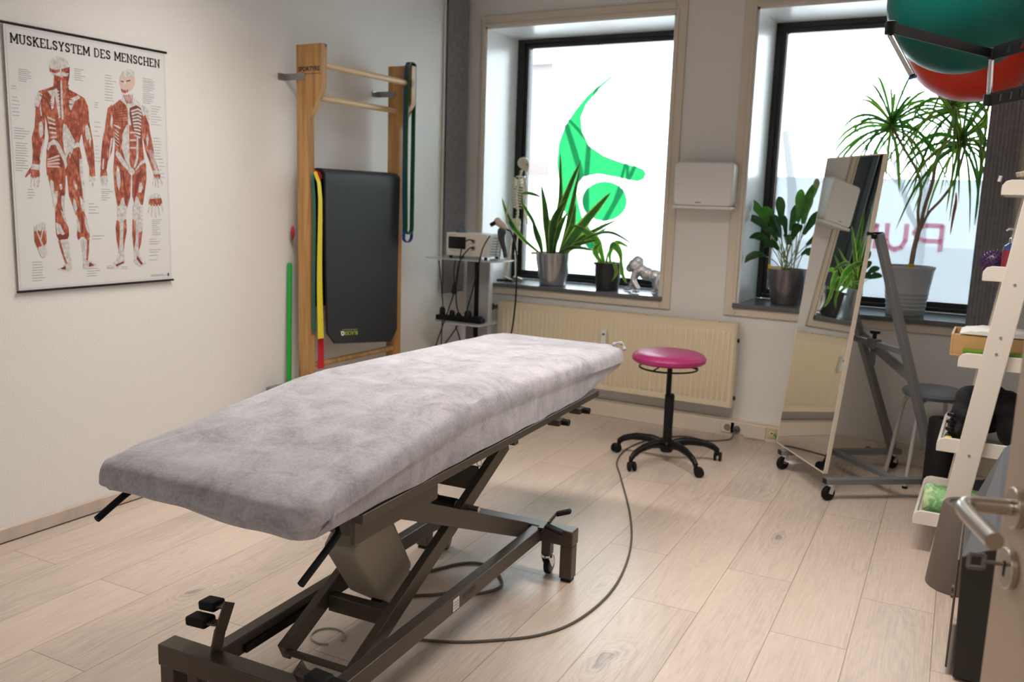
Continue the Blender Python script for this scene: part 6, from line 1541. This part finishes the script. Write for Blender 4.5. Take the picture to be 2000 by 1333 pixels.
solo(MB().box(3.328, 3.44, 3.86, 3.99, 1.4805, 1.528), 'dark_case', M_black, 'flat black case behind the clear box on the highest tray', 'case', (3.38, 3.92, 1.48), bevel=.004)
solo(MB().beam((3.318, 3.87, 1.545), (3.42, 3.90, 1.575), .05, .020), 'cream_pack', mat('cream_pack', (.62, .52, .36), .5), 'cream packet lying tilted on the flat black case', 'packet', (3.37, 3.88, 1.55), bevel=.003)
solo(MB().prism([(3.27, .1375), (3.57, .1375), (3.57, .36), (3.33, .215), (3.27, .205)], 'y', 4.02, 4.34), 'dark_pad', mat('slate_foam', (.03, .035, .045), .7), 'dark folded pad behind the green roller on the lowest tray', 'pad', (3.42, 4.18, .138), bevel=.01)
# black roller standing on the floor behind the shelf
solo(MB().lathe([(.028, 0), (.071, 0), (.075, .005), (.075, .425), (.070, .432), (.028, .432)], (3.155, 4.508, 0), 36, closed=True), 'black_roller', M_blacksoft, 'tall black foam roller standing on the floor behind the ladder shelf', 'roller', (3.155, 4.508, 0))
# tapered brown bin and angular black bin
tb_ = thing('tapered_bin', 'upturned brown-grey tapered bin standing on the floor in front of the ladder shelf', 'bin', (3.285, 3.56, 0))
MB().lathe([(.112, 0), (.115, .004), (.085, .318), (.078, .326), (.062, .326), (.058, .318), (0, .318)], (3.287, 3.56, 0), 40).build('shell', mat('taupe_plastic', (.125, .10, .085), .5), tb_)
ab = thing('angular_bin', 'tall black box with sloping grey lid behind the open door', 'box', (3.40, 3.0, 0))
xs = (3.286, 3.375, 3.56)
f0 = [(3.300, 2.80, .008), (3.56, 2.80, .008), (3.56, 2.80, .52), (3.366, 2.80, .43), (3.288, 2.80, .388)]
f1 = [(3.300, 3.24, .008), (3.56, 3.24, .008), (3.56, 3.24, .80), (3.372, 3.24, .63), (3.284, 3.24, .392)]
MB().add(f0 + f1, [(0, 1, 2, 3, 4), (9, 8, 7, 6, 5), (0, 5, 6, 1), (1, 6, 7, 2), (4, 9, 5, 0)]).build('box_body', mat('black_lacquer', (.006, .006, .005), .35), ab, bevel=.004)
up_ = lambda p: (p[0], p[1], p[2] + .004)
MB().add([up_(f0[4]), up_(f0[3]), up_(f0[2]), up_(f1[4]), up_(f1[3]), up_(f1[2]), f0[4], f0[3], f0[2], f1[4], f1[3], f1[2]], [(0, 1, 4, 3), (1, 2, 5, 4), (6, 9, 10, 7), (7, 10, 11, 8), (0, 3, 9, 6), (2, 8, 11, 5), (0, 6, 7, 1), (1, 7, 8, 2), (3, 4, 10, 9), (4, 5, 11, 10)]).build('lid', mat('grey_lid', (.10, .105, .115), .4), ab, smooth=False)
MB().box(3.277, 3.2835, 2.83, 3.2, .02, .37).build('side_panel', mat('taupe_plastic', (.125, .10, .085), .5), ab, bevel=.002)
for y in (2.86, 3.16): MB().cyl((3.33, y, 0), (3.33, y, .0078), .014, n=12).cyl((3.52, y, 0), (3.52, y, .0078), .014, n=12).build('foot', M_blacksoft, ab)
MB().cyl((3.268, 3.24, .115), (3.276, 3.24, .115), .012).cyl((3.268, 3.235, .09), (3.276, 3.235, .09), .009).build('hinge_knob', mat('khaki', (.10, .10, .07), .5), ab)

# ------------------------------------------------------------------ open door leaf with lever and key
dd = Vector((.292, -.9564, 0)); dn = Vector((-.9564, -.292, 0))       # along the leaf towards the hinge; out of the visible face
E0 = Vector((3.3265, 1.288, 0))
def dl(t, n, z): return E0 + dd * t + dn * n + Vector((0, 0, z))
dm = MB(); vs = [dl(t, n, z) for z in (.008, 2.03) for t, n in ((0, 0), (.86, 0), (.86, -.04), (0, -.04))]
dm.add(vs, [(0, 1, 2, 3), (7, 6, 5, 4), (0, 4, 5, 1), (1, 5, 6, 2), (2, 6, 7, 3), (3, 7, 4, 0)])
dr_ = dm.build('door_1', M_door, None, bevel=.002); dr_['kind'] = 'structure'
M_st2 = mat('satin_steel', (.50, .46, .41), .26, metal=1)
MB().cyl(dl(.062, .0005, 1.035), dl(.062, .011, 1.035), .026, n=32).build('rosette', M_st2, dr_, bevel=.0015)
lv = MB().tube(spline([dl(.062, .0115, 1.035), dl(.062, .045, 1.035), dl(.064, .060, 1.035), dl(.074, .068, 1.034), dl(.10, .070, 1.033), dl(.185, .066, 1.032)], 6), .0105, 18)
lv.build('lever_handle', M_st2, dr_)
kr = MB().cyl(dl(.062, .0005, .955), dl(.062, .010, .955), .026, n=32)
kr.build('key_rosette', M_st2, dr_, bevel=.0015)
MB().cyl(dl(.062, .0102, .960), dl(.062, .0108, .960), .0045, n=16).beam(dl(.062, .0105, .957), dl(.062, .0105, .944), .0008, .0035, up=tuple(dd)).build('keyhole', M_black, dr_)
ky = thing('door_key', 'small steel key sticking in the lock of the open door', 'key', tuple(dl(.062, .03, .955)))
MB().cyl(dl(.062, .0112, .960), dl(.062, .034, .960), .0026, n=10).build('shank', mat('key_steel', (.20, .19, .17), .4, metal=.8), ky)
kb_ = MB()
c0 = dl(.062, .043, .960)
for a, b in (((-.009, -.009), (-.009, .009)), ((-.009, .009), (.009, .009)), ((.009, .009), (.009, -.009)), ((.009, -.009), (-.009, -.009))):
    kb_.beam(c0 + dn * a[0] + Vector((0, 0, a[1])), c0 + dn * b[0] + Vector((0, 0, b[1])), .0026, .005)
kb_.build('bow', mat('key_steel', (.20, .19, .17), .4, metal=.8), ky)
for z in (.25, 1.75): MB().cyl(dl(.862, -.0, z), dl(.862, -.0, z + .09), .008).build('hinge', M_st2, dr_)

# ------------------------------------------------------------------ ball rack with two big balls
RK = thing('ball_rack', 'black folding wall rack with chrome rods holding the exercise balls', 'rack', (3.4, 3.0, 1.85))
A_, B2 = Vector((3.197, 3.35, 1.914)), Vector((2.947, 2.80, 1.914)); Al, Bl = Vector((3.203, 3.35, 1.767)), Vector((3.025, 2.72, 1.767))
WA, WAl = Vector((3.612, 2.62, 1.914)), Vector((3.612, 2.62, 1.767))
bar1 = MB().beam(A_, B2, .007, .030).build('arm_bar', M_black, RK, bevel=.001)
def holed(a, b, z0, holes, name):
    m = MB(); d = (b - a).normalized(); nn = Vector((0, 0, 1)); sd = d.cross(nn) * .003
    L = (b - a).length; st_ = [0] + [h for h in holes] + [L]
    hh = .021
    # plate built as strips round each hole
    cur = 0
    for h in holes:
        r = .011
        for (x0, x1, za_, zb2) in ((cur, h - r, -hh, hh), (h - r, h + r, r, hh), (h - r, h + r, -hh, -r)):
            vs = []
            for s_ in (-1, 1):
                for x, z in ((x0, za_), (x1, za_), (x1, zb2), (x0, zb2)): vs.append(a + d * x + nn * z + sd * s_)
            m.add(vs, [(0, 1, 2, 3), (7, 6, 5, 4), (0, 4, 5, 1), (1, 5, 6, 2), (2, 6, 7, 3), (3, 7, 4, 0)])
        cur = h + r
    vs = []
    for s_ in (-1, 1):
        for x, z in ((cur, -hh), (L, -hh), (L, hh), (cur, hh)): vs.append(a + d * x + nn * z + sd * s_)
    m.add(vs, [(0, 1, 2, 3), (7, 6, 5, 4), (0, 4, 5, 1), (1, 5, 6, 2), (2, 6, 7, 3), (3, 7, 4, 0)])
    return m.build(name, M_black, RK)
holed(A_, WA, 0, (.10, .17, .24, .31), 'perforated_arm'); holed(Al, WAl, 0, (.07, .13, .19, .25, .31), 'perforated_arm')
for p in (A_, B2, Al): MB().cyl(p - Vector((0, 0, .018)), p + Vector((0, 0, .018)), .016, n=18).build('joint', M_black, RK, bevel=.002)
MB().cyl(A_ - Vector((0, 0, .019)), Al + Vector((0, 0, .019)), .0085).build('chrome_rod', M_chrome, RK)
MB().cyl(B2 - Vector((0, 0, .019)), Bl, .0085).build('chrome_rod', M_chrome, RK)
MB().cyl(Bl, Bl - Vector((-.002, 0, .006)), .011).build('rod_cap', mat('blue_cap', (.02, .04, .12), .4), RK)
MB().beam((3.612, 2.50, 1.85), (3.612, 4.75, 1.85), .010, .06).box(3.607, 3.617, 2.55, 2.60, 1.75, 2.35).box(3.607, 3.617, 4.60, 4.65, 1.75, 2.35).build('wall_rail', M_black, RK)
for y in (3.42, 4.02, 4.68): MB().tube([(3.612, y, 2.30), (3.375, y, 2.26)], .008, 8).build('support_arm', M_chrome, RK)
MB().tube([(3.375, 3.42, 2.26), (3.375, 4.68, 2.26)], .008, 8).build('support_arm', M_chrome, RK)
solo(MB().ell((3.080, 3.70, 2.165), (.262, .262, .262), 64, 40), 'exercise_ball', mat('green_ball', (.001, .085, .070), .34, spec=.2), 'big dark green exercise ball at the top right corner, in front of the red one', 'exercise ball', (3.08, 3.70, 2.165), group='big balls in the wall rack')
solo(MB().ell((3.108, 4.285, 2.150), (.285, .285, .285), 64, 40), 'exercise_ball', mat('red_ball', (.56, .028, .008), .3, spec=.35), 'big red exercise ball behind and below the green one', 'exercise ball', (3.108, 4.285, 2.150), group='big balls in the wall rack')

# ceiling fixtures for the room lamps
for x, y in ((1.2, 2.6), (2.7, 2.9)):
    f = thing('ceiling_lamp', 'long flat white ceiling lamp, %s' % ('left one above the couch' if x < 2 else 'right one near the ball rack'), 'lamp', (x, y, CZ - .05), 0, 'flat ceiling lamps')
    MB().box(x - .6, x + .6, y - .15, y + .15, CZ - .048, CZ).build('housing', M_white, f, bevel=.004)
for o in bpy.data.objects:
    if o.get('_w') is not None: del o['_w']
